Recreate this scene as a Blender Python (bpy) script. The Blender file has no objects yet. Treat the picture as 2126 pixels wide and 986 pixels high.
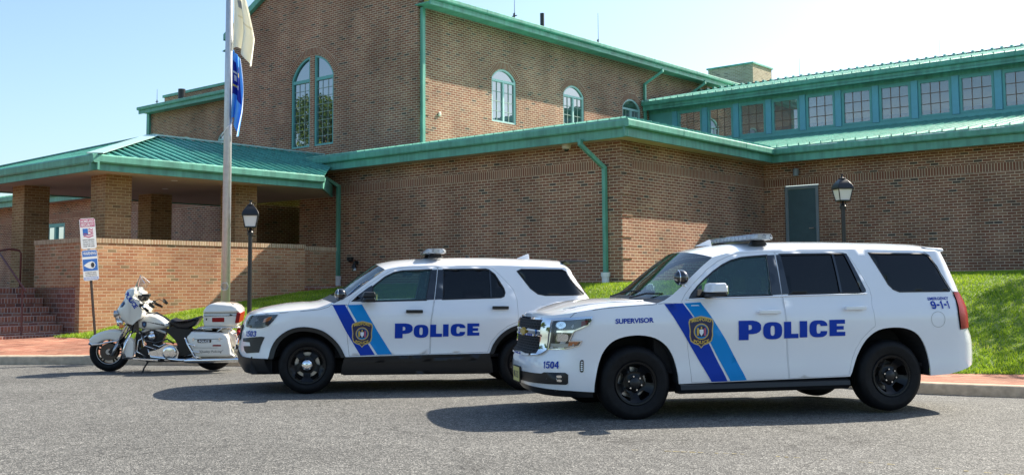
import bpy, bmesh, math, random
import numpy as np
from mathutils import Vector, Matrix
from mathutils.geometry import delaunay_2d_cdt
random.seed(7); RNG = np.random.default_rng(11)
SC = bpy.context.scene
PI = math.pi
R = math.radians
# ------------------------------------------------------------------ camera
cam = bpy.data.cameras.new('camera'); camo = bpy.data.objects.new('camera', cam)
SC.collection.objects.link(camo); SC.camera = camo
camo.matrix_world = Matrix(((0.99998, 0.00689, 0.0, 0.0), (0.00053, -0.07708, -0.99703, 0.0), (-0.00687, 0.997, -0.07708, 1.3964), (0, 0, 0, 1)))
cam.sensor_width = 36.0; cam.lens = 36.0 * 2208.0 / 2126.0
cam.shift_y = -(493.0 - 422.5) / 2126.0
cam.clip_start = 0.1; cam.clip_end = 3000
# ------------------------------------------------------------------ sky and sun
SUN = Vector((1.02, 0.69, 1.0)).normalized()
SUN_EL = math.asin(SUN.z); SUN_AZ = math.atan2(SUN.x, SUN.y)
world = bpy.data.worlds.new('World'); SC.world = world; world.use_nodes = True
wn = world.node_tree.nodes; wl = world.node_tree.links; wn.clear()
sky = wn.new('ShaderNodeTexSky'); sky.sky_type = 'NISHITA'; sky.sun_disc = False
sky.sun_elevation = SUN_EL; sky.sun_rotation = SUN_AZ
sky.air_density = 1.0; sky.dust_density = 1.8; sky.ozone_density = 1.2; sky.altitude = 0
bg = wn.new('ShaderNodeBackground'); bg.inputs[1].default_value = 0.10
wo = wn.new('ShaderNodeOutputWorld')
tint = wn.new('ShaderNodeMix'); tint.data_type = 'RGBA'; tint.blend_type = 'MULTIPLY'; tint.inputs[0].default_value = 1; tint.inputs[7].default_value = (0.91, 1.0, 1.05, 1)
wl.new(sky.outputs[0], tint.inputs[6]); wl.new(tint.outputs[2], bg.inputs[0]); wl.new(bg.outputs[0], wo.inputs[0])
sl = bpy.data.lights.new('sun', 'SUN'); sl.energy = 5.0; sl.angle = R(0.53); sl.color = (1.0, 0.91, 0.77)
so = bpy.data.objects.new('sun', sl); SC.collection.objects.link(so)
so.rotation_euler = (-SUN).to_track_quat('-Z', 'Y').to_euler(); so.location = (30, 20, 40)
SC.view_settings.view_transform = 'Standard'; SC.view_settings.look = 'None'
SC.view_settings.exposure = 1.22; SC.view_settings.gamma = 1.0; SC.view_settings.use_curve_mapping = False
# ------------------------------------------------------------------ materials
def mat(name):
    m = bpy.data.materials.new(name); m.use_nodes = True
    return m, m.node_tree.nodes, m.node_tree.links, m.node_tree.nodes['Principled BSDF']
def ramp(n, stops):
    r = n.new('ShaderNodeValToRGB'); e = r.color_ramp.elements
    while len(e) > 1: e.remove(e[0])
    e[0].position = stops[0][0]; e[0].color = (*stops[0][1], 1)
    for p, c in stops[1:]:
        k = e.new(p); k.color = (*c, 1)
    return r
def simple(name, col, rough=0.5, metal=0.0, var=0.0, scale=6.0, bump=0.0, coat=0.0, spec=0.5):
    m, n, l, b = mat(name)
    b.inputs['Base Color'].default_value = (*col, 1); b.inputs['Roughness'].default_value = rough
    b.inputs['Metallic'].default_value = metal; b.inputs['Coat Weight'].default_value = coat
    b.inputs['Coat Roughness'].default_value = 0.03; b.inputs['Specular IOR Level'].default_value = spec
    if var or bump:
        tc = n.new('ShaderNodeTexCoord'); nz = n.new('ShaderNodeTexNoise'); nz.inputs['Scale'].default_value = scale; nz.inputs['Detail'].default_value = 6
        l.new(tc.outputs['Object'], nz.inputs['Vector'])
        if var:
            d = tuple(max(0, c * (1 - var)) for c in col); u = tuple(min(1, c * (1 + var)) for c in col)
            r = ramp(n, [(0.3, d), (0.7, u)]); l.new(nz.outputs['Fac'], r.inputs[0]); l.new(r.outputs[0], b.inputs['Base Color'])
        if bump:
            bp = n.new('ShaderNodeBump'); bp.inputs['Strength'].default_value = bump; bp.inputs['Distance'].default_value = 0.01
            l.new(nz.outputs['Fac'], bp.inputs['Height']); l.new(bp.outputs[0], b.inputs['Normal'])
    return m
def brick(name, cols, mortar, bw=0.2032, bh=0.0677, offset=0.5, mort=0.011, uvrot=False, grime=0.25, rough=0.88):
    """bricks laid in metres along the UV map of the wall"""
    m, n, l, b = mat(name)
    uv = n.new('ShaderNodeUVMap'); bt = n.new('ShaderNodeTexBrick')
    bt.offset = offset; bt.squash = 1.0
    vec = uv.outputs[0]
    # slightly wavy courses
    nzd = n.new('ShaderNodeTexNoise'); nzd.inputs['Scale'].default_value = 3.0
    l.new(vec, nzd.inputs['Vector'])
    mx = n.new('ShaderNodeVectorMath'); mx.operation = 'SCALE'; mx.inputs['Scale'].default_value = 0.006
    l.new(nzd.outputs['Color'], mx.inputs[0])
    ad = n.new('ShaderNodeVectorMath'); ad.operation = 'ADD'; l.new(vec, ad.inputs[0]); l.new(mx.outputs[0], ad.inputs[1])
    l.new(ad.outputs[0], bt.inputs['Vector'])
    bt.inputs['Scale'].default_value = 1.0; bt.inputs['Brick Width'].default_value = bw; bt.inputs['Row Height'].default_value = bh
    bt.inputs['Mortar Size'].default_value = mort * 0.62; bt.inputs['Mortar Smooth'].default_value = 0.25; bt.inputs['Bias'].default_value = 0.0
    bt.inputs['Color1'].default_value = (0, 0, 0, 1); bt.inputs['Color2'].default_value = (1, 1, 1, 1); bt.inputs['Mortar'].default_value = (0.5, 0.5, 0.5, 1)
    pos = [0.0, 0.018, 0.05, 0.30, 0.54, 0.75, 0.92]          # the first two colours are the rare dark bricks
    r = ramp(n, list(zip(pos, cols))); r.color_ramp.interpolation = 'CONSTANT'
    l.new(bt.outputs['Color'], r.inputs[0])
    fine = n.new('ShaderNodeTexNoise'); fine.inputs['Scale'].default_value = 60; fine.inputs['Detail'].default_value = 5; l.new(uv.outputs[0], fine.inputs['Vector'])
    big = n.new('ShaderNodeTexNoise'); big.inputs['Scale'].default_value = 0.7; big.inputs['Detail'].default_value = 5; l.new(uv.outputs[0], big.inputs['Vector'])
    fr = ramp(n, [(0.25, (0.72,) * 3), (0.75, (1.25,) * 3)]); l.new(fine.outputs['Fac'], fr.inputs[0])
    br = ramp(n, [(0.3, (1 - grime,) * 3), (0.65, (1.08,) * 3)]); l.new(big.outputs['Fac'], br.inputs[0])
    m1 = n.new('ShaderNodeMix'); m1.data_type = 'RGBA'; m1.blend_type = 'MULTIPLY'; m1.inputs[0].default_value = 1; l.new(r.outputs[0], m1.inputs[6]); l.new(fr.outputs[0], m1.inputs[7])
    m2 = n.new('ShaderNodeMix'); m2.data_type = 'RGBA'; l.new(bt.outputs['Fac'], m2.inputs[0]); l.new(m1.outputs[2], m2.inputs[6]); m2.inputs[7].default_value = (*mortar, 1)
    m3 = n.new('ShaderNodeMix'); m3.data_type = 'RGBA'; m3.blend_type = 'MULTIPLY'; m3.inputs[0].default_value = 1; l.new(m2.outputs[2], m3.inputs[6]); l.new(br.outputs[0], m3.inputs[7])
    l.new(m3.outputs[2], b.inputs['Base Color'])
    b.inputs['Roughness'].default_value = rough; b.inputs['Specular IOR Level'].default_value = 0.25
    h = n.new('ShaderNodeMath'); h.operation = 'MULTIPLY_ADD'; h.inputs[1].default_value = -1.0; l.new(bt.outputs['Fac'], h.inputs[0])
    sc = n.new('ShaderNodeMath'); sc.operation = 'MULTIPLY'; sc.inputs[1].default_value = 0.35; l.new(fine.outputs['Fac'], sc.inputs[0]); l.new(sc.outputs[0], h.inputs[2])
    bp = n.new('ShaderNodeBump'); bp.inputs['Strength'].default_value = 0.8; bp.inputs['Distance'].default_value = 0.008
    l.new(h.outputs[0], bp.inputs['Height']); l.new(bp.outputs[0], b.inputs['Normal'])
    return m
BR = [(0.12, 0.085, 0.065), (0.18, 0.11, 0.08), (0.285, 0.138, 0.088), (0.32, 0.138, 0.082), (0.35, 0.165, 0.100), (0.29, 0.115, 0.070), (0.38, 0.20, 0.122)]
BL = [(0.26, 0.17, 0.09), (0.34, 0.22, 0.12), (0.42, 0.195, 0.10), (0.46, 0.225, 0.115), (0.42, 0.175, 0.088), (0.49, 0.26, 0.14), (0.39, 0.16, 0.08)]
BC = [(0.20, 0.12, 0.06), (0.24, 0.14, 0.07), (0.30, 0.17, 0.08), (0.33, 0.18, 0.085), (0.28, 0.15, 0.07), (0.36, 0.21, 0.10), (0.30, 0.16, 0.08)]
MORT = (0.78, 0.63, 0.46)
M = {}
M['brick'] = brick('facade_brick', BR, MORT)
M['chimney'] = brick('chimney_brick', [(0.2, 0.17, 0.13), (0.27, 0.22, 0.17), (0.40, 0.32, 0.23), (0.44, 0.35, 0.25), (0.38, 0.30, 0.21), (0.46, 0.38, 0.28), (0.42, 0.33, 0.24)], (0.66, 0.58, 0.48))
M['soldier'] = brick('soldier_brick', [BR[5], BR[5], BR[2], BR[3], BR[5], BR[3], BR[2]], MORT, bw=0.0677, bh=0.2032, offset=0.0)
M['brick_wall'] = brick('garden_brick', BL, (0.62, 0.46, 0.31))
M['wall_cap'] = brick('wall_cap_brick', [(0.40, 0.27, 0.16)] * 3 + [(0.46, 0.31, 0.19), (0.42, 0.25, 0.15), (0.48, 0.34, 0.21), (0.38, 0.24, 0.14)], MORT, bw=0.0677, bh=0.2032, offset=0.0)
M['brick_col'] = brick('column_brick', BC, (0.50, 0.38, 0.22))
SB = [(0.14, 0.07, 0.06), (0.2, 0.1, 0.085), (0.30, 0.11, 0.075), (0.33, 0.14, 0.095), (0.26, 0.10, 0.07), (0.36, 0.17, 0.12), (0.24, 0.09, 0.07)]
M['step_brick'] = brick('step_brick', SB, (0.48, 0.41, 0.38), bw=0.0677, bh=0.115, offset=0.0, grime=0.35)
M['step_flat'] = brick('tread_brick', SB, (0.48, 0.41, 0.38), bw=0.2032, bh=0.1)
PV = [(0.28, 0.12, 0.08), (0.25, 0.10, 0.065), (0.35, 0.15, 0.095), (0.40, 0.18, 0.115), (0.33, 0.135, 0.085), (0.44, 0.22, 0.145), (0.35, 0.15, 0.10)]
M['paver'] = brick('sidewalk_brick', PV, (0.42, 0.28, 0.21), bw=0.2, bh=0.1, mort=0.006, grime=0.3)
M['green'] = simple('green_metal', (0.115, 0.36, 0.265), 0.45, var=0.2, scale=1.6)
M['roof'] = simple('green_roof_metal', (0.15, 0.42, 0.33), 0.34, var=0.12, scale=1.2, coat=0.3, spec=0.8)
M['roofc'] = simple('canopy_roof_metal', (0.09, 0.33, 0.27), 0.32, var=0.14, scale=1.5, coat=0.2)
M['litwin'] = simple('sunlit_window_frame', (0.42, 0.62, 0.58), 0.45)  # frame paint lightened so the arched windows look sunlit
M['roofw'] = simple('pale_flashing', (0.34, 0.52, 0.48), 0.35, var=0.1, scale=2)
def weather(m, sc=(9, 9, .8), lo=.80):
    n, l = m.node_tree.nodes, m.node_tree.links; b = n['Principled BSDF']; src = b.inputs['Base Color'].links[0].from_socket
    tc = n.new('ShaderNodeTexCoord'); mp = n.new('ShaderNodeMapping'); mp.inputs['Scale'].default_value = sc; nz = n.new('ShaderNodeTexNoise'); nz.inputs['Scale'].default_value = 1; nz.inputs['Detail'].default_value = 5
    l.new(tc.outputs['Object'], mp.inputs[0]); l.new(mp.outputs[0], nz.inputs['Vector']); r = ramp(n, [(0.35, (lo,) * 3), (0.6, (1.05,) * 3)]); l.new(nz.outputs['Fac'], r.inputs[0])
    k = n.new('ShaderNodeMix'); k.data_type = 'RGBA'; k.blend_type = 'MULTIPLY'; k.inputs[0].default_value = 1; l.new(src, k.inputs[6]); l.new(r.outputs[0], k.inputs[7]); l.new(k.outputs[2], b.inputs['Base Color'])
for k_ in ('green', 'roof', 'roofc'): weather(M[k_])
for k_ in ('brick', 'brick_wall', 'brick_col'): weather(M[k_], (1.3, 1.3, .35), .84)
weather(M['paver'], (1.5, 1.5, 1.5), .75)
M['teal'] = simple('teal_paint', (0.13, 0.40, 0.37), 0.45, var=0.08, scale=2)
M['greyframe'] = simple('grey_door_frame', (0.22, 0.25, 0.27), 0.5, var=0.05)
M['slate'] = simple('slate_door', (0.06, 0.11, 0.125), 0.45, var=0.08)
M['soffit'] = simple('soffit_board', (0.50, 0.42, 0.33), 0.8, var=0.06, scale=1.0)
M['dark'] = simple('dark_interior', (0.012, 0.012, 0.014), 0.8)
M['room'] = simple('room_wall', (0.45, 0.40, 0.34), 0.9)
M['concrete'] = simple('kerb_concrete', (0.44, 0.35, 0.25), 0.9, var=0.22, scale=9, bump=0.5)
M['pvc'] = simple('white_pvc', (0.75, 0.76, 0.76), 0.35)
M['black'] = simple('black_paint', (0.012, 0.012, 0.013), 0.4)
M['steel'] = simple('brushed_pole', (0.55, 0.56, 0.58), 0.4, metal=0.5, var=0.08, scale=12)
M['frost'] = simple('frosted_lamp_glass', (0.72, 0.70, 0.68), 0.3)
M['rust'] = simple('rail_paint', (0.10, 0.03, 0.03), 0.45)
M['cream'] = simple('cream_plastic', (0.62, 0.56, 0.46), 0.4)
M['white'] = simple('white_sheet', (0.80, 0.80, 0.80), 0.4)
def glassy(name, tint, refl=0.5, body=(0.02, 0.03, 0.035), ior=1.5, rough=0.0):
    """window glass: some light passes, the rest reflects by Fresnel"""
    m, n, l, b = mat(name); n.remove(b)
    out = n['Material Output']; tr = n.new('ShaderNodeBsdfTransparent'); tr.inputs[0].default_value = (*tint, 1)
    df = n.new('ShaderNodeBsdfDiffuse'); df.inputs[0].default_value = (*body, 1)
    gl = n.new('ShaderNodeBsdfGlossy'); gl.inputs['Roughness'].default_value = rough
    fr = n.new('ShaderNodeFresnel'); fr.inputs[0].default_value = ior
    a = n.new('ShaderNodeMixShader'); a.inputs[0].default_value = refl; l.new(tr.outputs[0], a.inputs[1]); l.new(df.outputs[0], a.inputs[2])
    c = n.new('ShaderNodeMixShader'); l.new(fr.outputs[0], c.inputs[0]); l.new(a.outputs[0], c.inputs[1]); l.new(gl.outputs[0], c.inputs[2])
    l.new(c.outputs[0], out.inputs[0])
    return m
M['pane'] = glassy('building_glass', (0.25, 0.3, 0.32), 0.85, (0.02, 0.04, 0.045), ior=4.2)
M['barlens'] = glassy('light_bar_cover', (0.92, 0.95, 0.97), 0.28, (0.75, 0.78, 0.82), ior=1.5)
M['clear'] = glassy('clerestory_glass', (0.85, 0.9, 0.92), 0.22, (0.30, 0.36, 0.42), ior=2.0)
M['cglass'] = glassy('car_front_glass', (0.55, 0.76, 0.73), 0.26, (0.04, 0.15, 0.16), ior=1.7)
M['wglass'] = glassy('windshield_glass', (0.62, 0.78, 0.75), 0.12, (0.05, 0.10, 0.10), ior=1.9)
M['tglass'] = glassy('car_tinted_glass', (0.03, 0.035, 0.04), 0.5, (0.008, 0.010, 0.013), ior=1.5)
M['lens'] = glassy('lamp_lens', (0.92, 0.94, 0.95), 0.04, (0.3, 0.3, 0.3), ior=1.6)
M['screen'] = glassy('windshield_plastic', (0.80, 0.83, 0.85), 0.10, (0.5, 0.5, 0.5), ior=1.3)
def paint(name, col):
    m, n, l, b = mat(name)
    g = n.new('ShaderNodeNewGeometry'); mx = n.new('ShaderNodeMix'); mx.data_type = 'RGBA'
    l.new(g.outputs['Backfacing'], mx.inputs[0]); mx.inputs[6].default_value = (*col, 1); mx.inputs[7].default_value = (0.02, 0.02, 0.022, 1)
    l.new(mx.outputs[2], b.inputs['Base Color'])
    b.inputs['Roughness'].default_value = 0.32; b.inputs['Coat Weight'].default_value = 1.0; b.inputs['Coat Roughness'].default_value = 0.02
    return m
M['wpaint'] = paint('white_car_paint', (0.80, 0.81, 0.83))
M['cpaint'] = simple('cream_bike_paint', (0.74, 0.72, 0.66), 0.28, coat=0.9)
M['navy'] = simple('navy_vinyl', (0.001, 0.040, 0.36), 0.4, spec=0.2)
M['sky'] = simple('sky_blue_vinyl', (0.002, 0.24, 0.60), 0.4, spec=0.2)
M['navyd'] = simple('badge_navy', (0.01, 0.015, 0.07), 0.3)
M['gold'] = simple('badge_gold', (0.62, 0.42, 0.07), 0.35)
M['grey'] = simple('badge_grey', (0.35, 0.35, 0.33), 0.4)
M['red'] = simple('red_reflector', (0.26, 0.004, 0.006), 0.35, spec=0.3)
M['amber'] = simple('amber_lens', (0.75, 0.20, 0.02), 0.15, coat=1.0)
M['bwhite'] = simple('badge_white', (0.78, 0.82, 0.86), 0.35)
M['seal'] = simple('seal_blue', (0.05, 0.16, 0.33), 0.4)
M['trim'] = simple('black_plastic', (0.014, 0.014, 0.015), 0.38, spec=0.4)
M['gloss'] = simple('gloss_black', (0.006, 0.006, 0.008), 0.08, coat=1.0)
M['rubber'] = simple('tyre_rubber', (0.007, 0.007, 0.008), 0.6, var=0.3, scale=20, spec=0.2)
M['rim'] = simple('black_steel_rim', (0.005, 0.005, 0.006), 0.3, spec=0.3)
M['chrome'] = simple('chrome', (0.82, 0.83, 0.85), 0.06, metal=1.0)
M['alu'] = simple('cast_aluminium', (0.45, 0.45, 0.46), 0.32, metal=0.9)
M['leather'] = simple('black_vinyl_seat', (0.014, 0.014, 0.016), 0.35)
M['seatc'] = simple('grey_cloth', (0.05, 0.05, 0.055), 0.9)
M['plate'] = simple('plate_yellow', (0.72, 0.62, 0.22), 0.4)
# ------------------------------------------------------------------ mesh helpers
def link(o): SC.collection.objects.link(o); return o
def empty(name, loc=(0, 0, 0), rot=(0, 0, 0)):
    o = bpy.data.objects.new(name, None); o.location = loc; o.rotation_euler = rot; o.empty_display_size = 0.2
    return link(o)
def tag(o, label=None, cat=None, group=None, kind=None):
    if label: o['label'] = label
    if cat: o['category'] = cat
    if group: o['group'] = group
    if kind: o['kind'] = kind
    return o
class MB:
    def __init__(s): s.v = []; s.f = []; s.m = []; s.uv = {}
    def add(s, vs, fs, mi=0, uvs=None):
        b = len(s.v); s.v += [tuple(p) for p in vs]
        for k, f in enumerate(fs):
            if uvs is not None: s.uv[len(s.f)] = uvs[k]
            s.f.append([b + i for i in f]); s.m.append(mi)
        return s
    def box(s, x0, x1, y0, y1, z0, z1, mi=0):
        vs = [(x, y, z) for z in (z0, z1) for y in (y0, y1) for x in (x0, x1)]
        return s.add(vs, [(0, 2, 3, 1), (4, 5, 7, 6), (0, 1, 5, 4), (2, 6, 7, 3), (0, 4, 6, 2), (1, 3, 7, 5)], mi)
    def bar(s, p0, p1, w, h, mi=0, up=(0, 0, 1)):
        p0 = Vector(p0); p1 = Vector(p1); d = (p1 - p0).normalized(); up = Vector(up)
        if abs(d.dot(up)) > 0.98: up = Vector((1, 0, 0))
        a = d.cross(up).normalized(); c = a.cross(d)
        vs = [p + a * sx * w / 2 + c * sz * h / 2 for p in (p0, p1) for sx, sz in ((-1, -1), (1, -1), (1, 1), (-1, 1))]
        return s.add(vs, [(0, 1, 2, 3), (7, 6, 5, 4), (0, 4, 5, 1), (1, 5, 6, 2), (2, 6, 7, 3), (3, 7, 4, 0)], mi)
    def cyl(s, p0, p1, r0, r1=None, n=16, mi=0, caps=True):
        return s.tube([p0, p1], [r0, r0 if r1 is None else r1], n, mi, caps)
    def tube(s, pts, r, n=10, mi=0, caps=True):
        pts = [Vector(p) for p in pts]; k = len(pts); rs = r if isinstance(r, (list, tuple)) else [r] * k
        vs = []; a = None
        for i, p in enumerate(pts):
            d = (pts[min(i + 1, k - 1)] - pts[max(i - 1, 0)]).normalized()
            if a is None:
                up = Vector((0, 0, 1)) if abs(d.z) < 0.9 else Vector((1, 0, 0)); a = d.cross(up).normalized()
            else: a = (a - d * a.dot(d)).normalized()
            c = d.cross(a)
            vs += [p + (a * math.cos(2 * PI * j / n) + c * math.sin(2 * PI * j / n)) * rs[i] for j in range(n)]
        fs = [(i * n + j, i * n + (j + 1) % n, (i + 1) * n + (j + 1) % n, (i + 1) * n + j) for i in range(k - 1) for j in range(n)]
        if caps: fs += [tuple(range(n - 1, -1, -1)), tuple((k - 1) * n + j for j in range(n))]
        return s.add(vs, fs, mi)
    def lathe(s, prof, c=(0, 0, 0), axis='y', n=32, mi=0, close=False, sgn=1):
        """prof: (radius, along axis)"""
        vs = []
        for r, a in prof:
            for j in range(n):
                t = 2 * PI * j / n; u, w = r * math.cos(t), r * math.sin(t)
                q = {'y': (u, a * sgn, w), 'z': (u, w, a), 'x': (a, u, w)}[axis]
                vs.append((c[0] + q[0], c[1] + q[1], c[2] + q[2]))
        k = len(prof); fs = []
        for i in range(k if close else k - 1):
            for j in range(n): fs.append((i * n + j, i * n + (j + 1) % n, ((i + 1) % k) * n + (j + 1) % n, ((i + 1) % k) * n + j))
        return s.add(vs, fs, mi)
    def sphere(s, c, r, n=16, m=10, mi=0, sc=(1, 1, 1)):
        vs = [(c[0], c[1], c[2] + r * sc[2])]
        for i in range(1, m):
            t = PI * i / m
            vs += [(c[0] + r * sc[0] * math.sin(t) * math.cos(2 * PI * j / n), c[1] + r * sc[1] * math.sin(t) * math.sin(2 * PI * j / n), c[2] + r * sc[2] * math.cos(t)) for j in range(n)]
        vs.append((c[0], c[1], c[2] - r * sc[2])); fs = [(0, 1 + j, 1 + (j + 1) % n) for j in range(n)]
        for i in range(m - 2): fs += [(1 + i * n + j, 1 + (i + 1) * n + j, 1 + (i + 1) * n + (j + 1) % n, 1 + i * n + (j + 1) % n) for j in range(n)]
        L = len(vs) - 1; fs += [(L, 1 + (m - 2) * n + (j + 1) % n, 1 + (m - 2) * n + j) for j in range(n)]
        return s.add(vs, fs, mi)
    def loft(s, secs, mi=0, caps=True, closed=True):
        n = len(secs[0]); vs = [p for q in secs for p in q]; k = len(secs); r = n if closed else n - 1
        fs = [(i * n + j, i * n + (j + 1) % n, (i + 1) * n + (j + 1) % n, (i + 1) * n + j) for i in range(k - 1) for j in range(r)]
        if caps: fs += [tuple(range(n - 1, -1, -1)), tuple((k - 1) * n + j for j in range(n))]
        return s.add(vs, fs, mi)
    def prism(s, poly, fn, d0, d1, mi=0, holes=()):
        """extrude a 2D polygon: fn(a, b, depth) -> point"""
        vs, ts = fill(poly, holes)
        s.add([fn(a, b, d1) for a, b in vs], ts, mi); s.add([fn(a, b, d0) for a, b in vs], [t[::-1] for t in ts], mi)
        for q in [poly] + list(holes):
            k = len(q); s.add([fn(a, b, d) for d in (d0, d1) for a, b in q], [(i, (i + 1) % k, k + (i + 1) % k, k + i) for i in range(k)], mi)
        return s
    def build(s, name, mats, parent=None, smooth=False, uv=False, fix=True, bevel=0, autos=None):
        me = bpy.data.meshes.new(name); me.from_pydata(s.v, [], s.f)
        ms = mats if isinstance(mats, (list, tuple)) else [mats]
        for m in ms: me.materials.append(M[m] if isinstance(m, str) else m)
        me.polygons.foreach_set('material_index', s.m)
        if fix:
            bm = bmesh.new(); bm.from_mesh(me); bmesh.ops.recalc_face_normals(bm, faces=bm.faces); bm.to_mesh(me); bm.free()
        if uv or s.uv:
            l = me.uv_layers.new(name='UVMap')
            for p in me.polygons:
                c = s.uv.get(p.index); nn = p.normal
                for k, li in enumerate(p.loop_indices):
                    co = me.vertices[me.loops[li].vertex_index].co
                    if c is not None and not fix: t = c[k]
                    elif abs(nn.z) > 0.75: t = (co.x, co.y)
                    elif abs(nn.x) > abs(nn.y): t = (co.y, co.z)
                    else: t = (co.x, co.z)
                    l.data[li].uv = t
        if smooth or autos: me.polygons.foreach_set('use_smooth', [True] * len(me.polygons))
        o = bpy.data.objects.new(name, me); link(o)
        if parent: o.parent = parent
        if bevel:
            b = o.modifiers.new('bevel', 'BEVEL'); b.width = bevel; b.segments = 3; b.limit_method = 'ANGLE'; b.angle_limit = R(35)
            me.polygons.foreach_set('use_smooth', [True] * len(me.polygons))
        if autos or bevel:
            sharp(me, R(autos or 40))
        elif smooth: sharp(me, 9)
        return o
def sharp(me, ang):
    bm = bmesh.new(); bm.from_mesh(me)
    for e in bm.edges:
        if len(e.link_faces) != 2 or e.calc_face_angle(0) > ang: e.smooth = False
    bm.to_mesh(me); bm.free()
def inside(p, poly):
    x, y = p; r = False; j = len(poly) - 1
    for i in range(len(poly)):
        xi, yi = poly[i]; xj, yj = poly[j]
        if (yi > y) != (yj > y) and x < (xj - xi) * (y - yi) / (yj - yi) + xi: r = not r
        j = i
    return r
def resample(poly, step):
    out = []
    for i in range(len(poly)):
        a, b = poly[i], poly[(i + 1) % len(poly)]; d = math.hypot(b[0] - a[0], b[1] - a[1]); k = max(1, int(math.ceil(d / step)))
        out += [(a[0] + (b[0] - a[0]) * j / k, a[1] + (b[1] - a[1]) * j / k) for j in range(k)]
    return out
def fill(poly, holes=(), step=None):
    """constrained triangulation of a polygon with holes, CCW triangles"""
    loops = [list(poly)] + [list(h) for h in holes]
    if step: loops = [resample(q, step) for q in loops]
    co = []; ed = []
    for q in loops:
        b = len(co); co += q; ed += [(b + i, b + (i + 1) % len(q)) for i in range(len(q))]
    if step:
        xs = [p[0] for p in loops[0]]; ys = [p[1] for p in loops[0]]; b = np.array(co)
        x = min(xs) + step * 0.5
        while x < max(xs):
            y = min(ys) + step * 0.5
            while y < max(ys):
                if inside((x, y), loops[0]) and not any(inside((x, y), h) for h in loops[1:]) and ((b - (x, y)) ** 2).sum(1).min() > (step * 0.45) ** 2: co.append((x, y))
                y += step
            x += step
    r = delaunay_2d_cdt([Vector(c) for c in co], ed, [], 0, 1e-6)
    V = [(v.x, v.y) for v in r[0]]; T = []
    for t in r[2]:
        c = (sum(V[i][0] for i in t) / 3, sum(V[i][1] for i in t) / 3)
        if inside(c, loops[0]) and not any(inside(c, h) for h in loops[1:]):
            a = (V[t[1]][0] - V[t[0]][0]) * (V[t[2]][1] - V[t[0]][1]) - (V[t[2]][0] - V[t[0]][0]) * (V[t[1]][1] - V[t[0]][1])
            T.append(tuple(t) if a > 0 else tuple(t)[::-1])
    return V, T
def inset(poly, d):
    """shrink a polygon (any winding) by d"""
    n = len(poly); ar = sum(poly[i][0] * poly[(i + 1) % n][1] - poly[(i + 1) % n][0] * poly[i][1] for i in range(n)); sg = 1 if ar > 0 else -1
    out = []
    for i in range(n):
        a, b, c = Vector(poly[i - 1]), Vector(poly[i]), Vector(poly[(i + 1) % n])
        e1 = (b - a).normalized(); e2 = (c - b).normalized(); n1 = Vector((-e1.y, e1.x)) * sg; n2 = Vector((-e2.y, e2.x)) * sg
        q = n1 + n2; k = q.length_squared
        q = n1 if k < 1e-6 else q * min(2.0 / k, 2.5)
        out.append((b.x + q.x * d, b.y + q.y * d))
    return out
_tc = {}
def text2d(s, bold=0.0):
    """letters of the built-in font as 2D triangles scaled to 0..1 x 0..1"""
    if (s, bold) in _tc: return _tc[(s, bold)]
    cu = bpy.data.curves.new('t', 'FONT'); cu.body = s; cu.offset = bold; cu.resolution_u = 4
    o = bpy.data.objects.new('t', cu); link(o); bpy.context.view_layer.update()
    me = o.evaluated_get(bpy.context.evaluated_depsgraph_get()).to_mesh()
    v = [(p.co.x, p.co.y) for p in me.vertices]; f = [tuple(p.vertices) for p in me.polygons]
    x0, x1 = min(p[0] for p in v), max(p[0] for p in v); y0, y1 = min(p[1] for p in v), max(p[1] for p in v)
    v = [((x - x0) / (x1 - x0), (y - y0) / (y1 - y0)) for x, y in v]
    g = []
    for t in f:
        a = sum(v[t[i]][0] * v[t[(i + 1) % len(t)]][1] - v[t[(i + 1) % len(t)]][0] * v[t[i]][1] for i in range(len(t)))
        g.append(t if a > 0 else t[::-1])
    bpy.data.objects.remove(o); bpy.data.curves.remove(cu)
    _tc[(s, bold)] = (v, g); return v, g
def sell(cx, cy, rx, ry, n=24, e=2.6, a0=0, a1=2 * PI):
    out = []
    for i in range(n):
        t = a0 + (a1 - a0) * i / n; c, s = math.cos(t), math.sin(t)
        out.append((cx + rx * math.copysign(abs(c) ** (2 / e), c), cy + ry * math.copysign(abs(s) ** (2 / e), s)))
    return out
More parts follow.
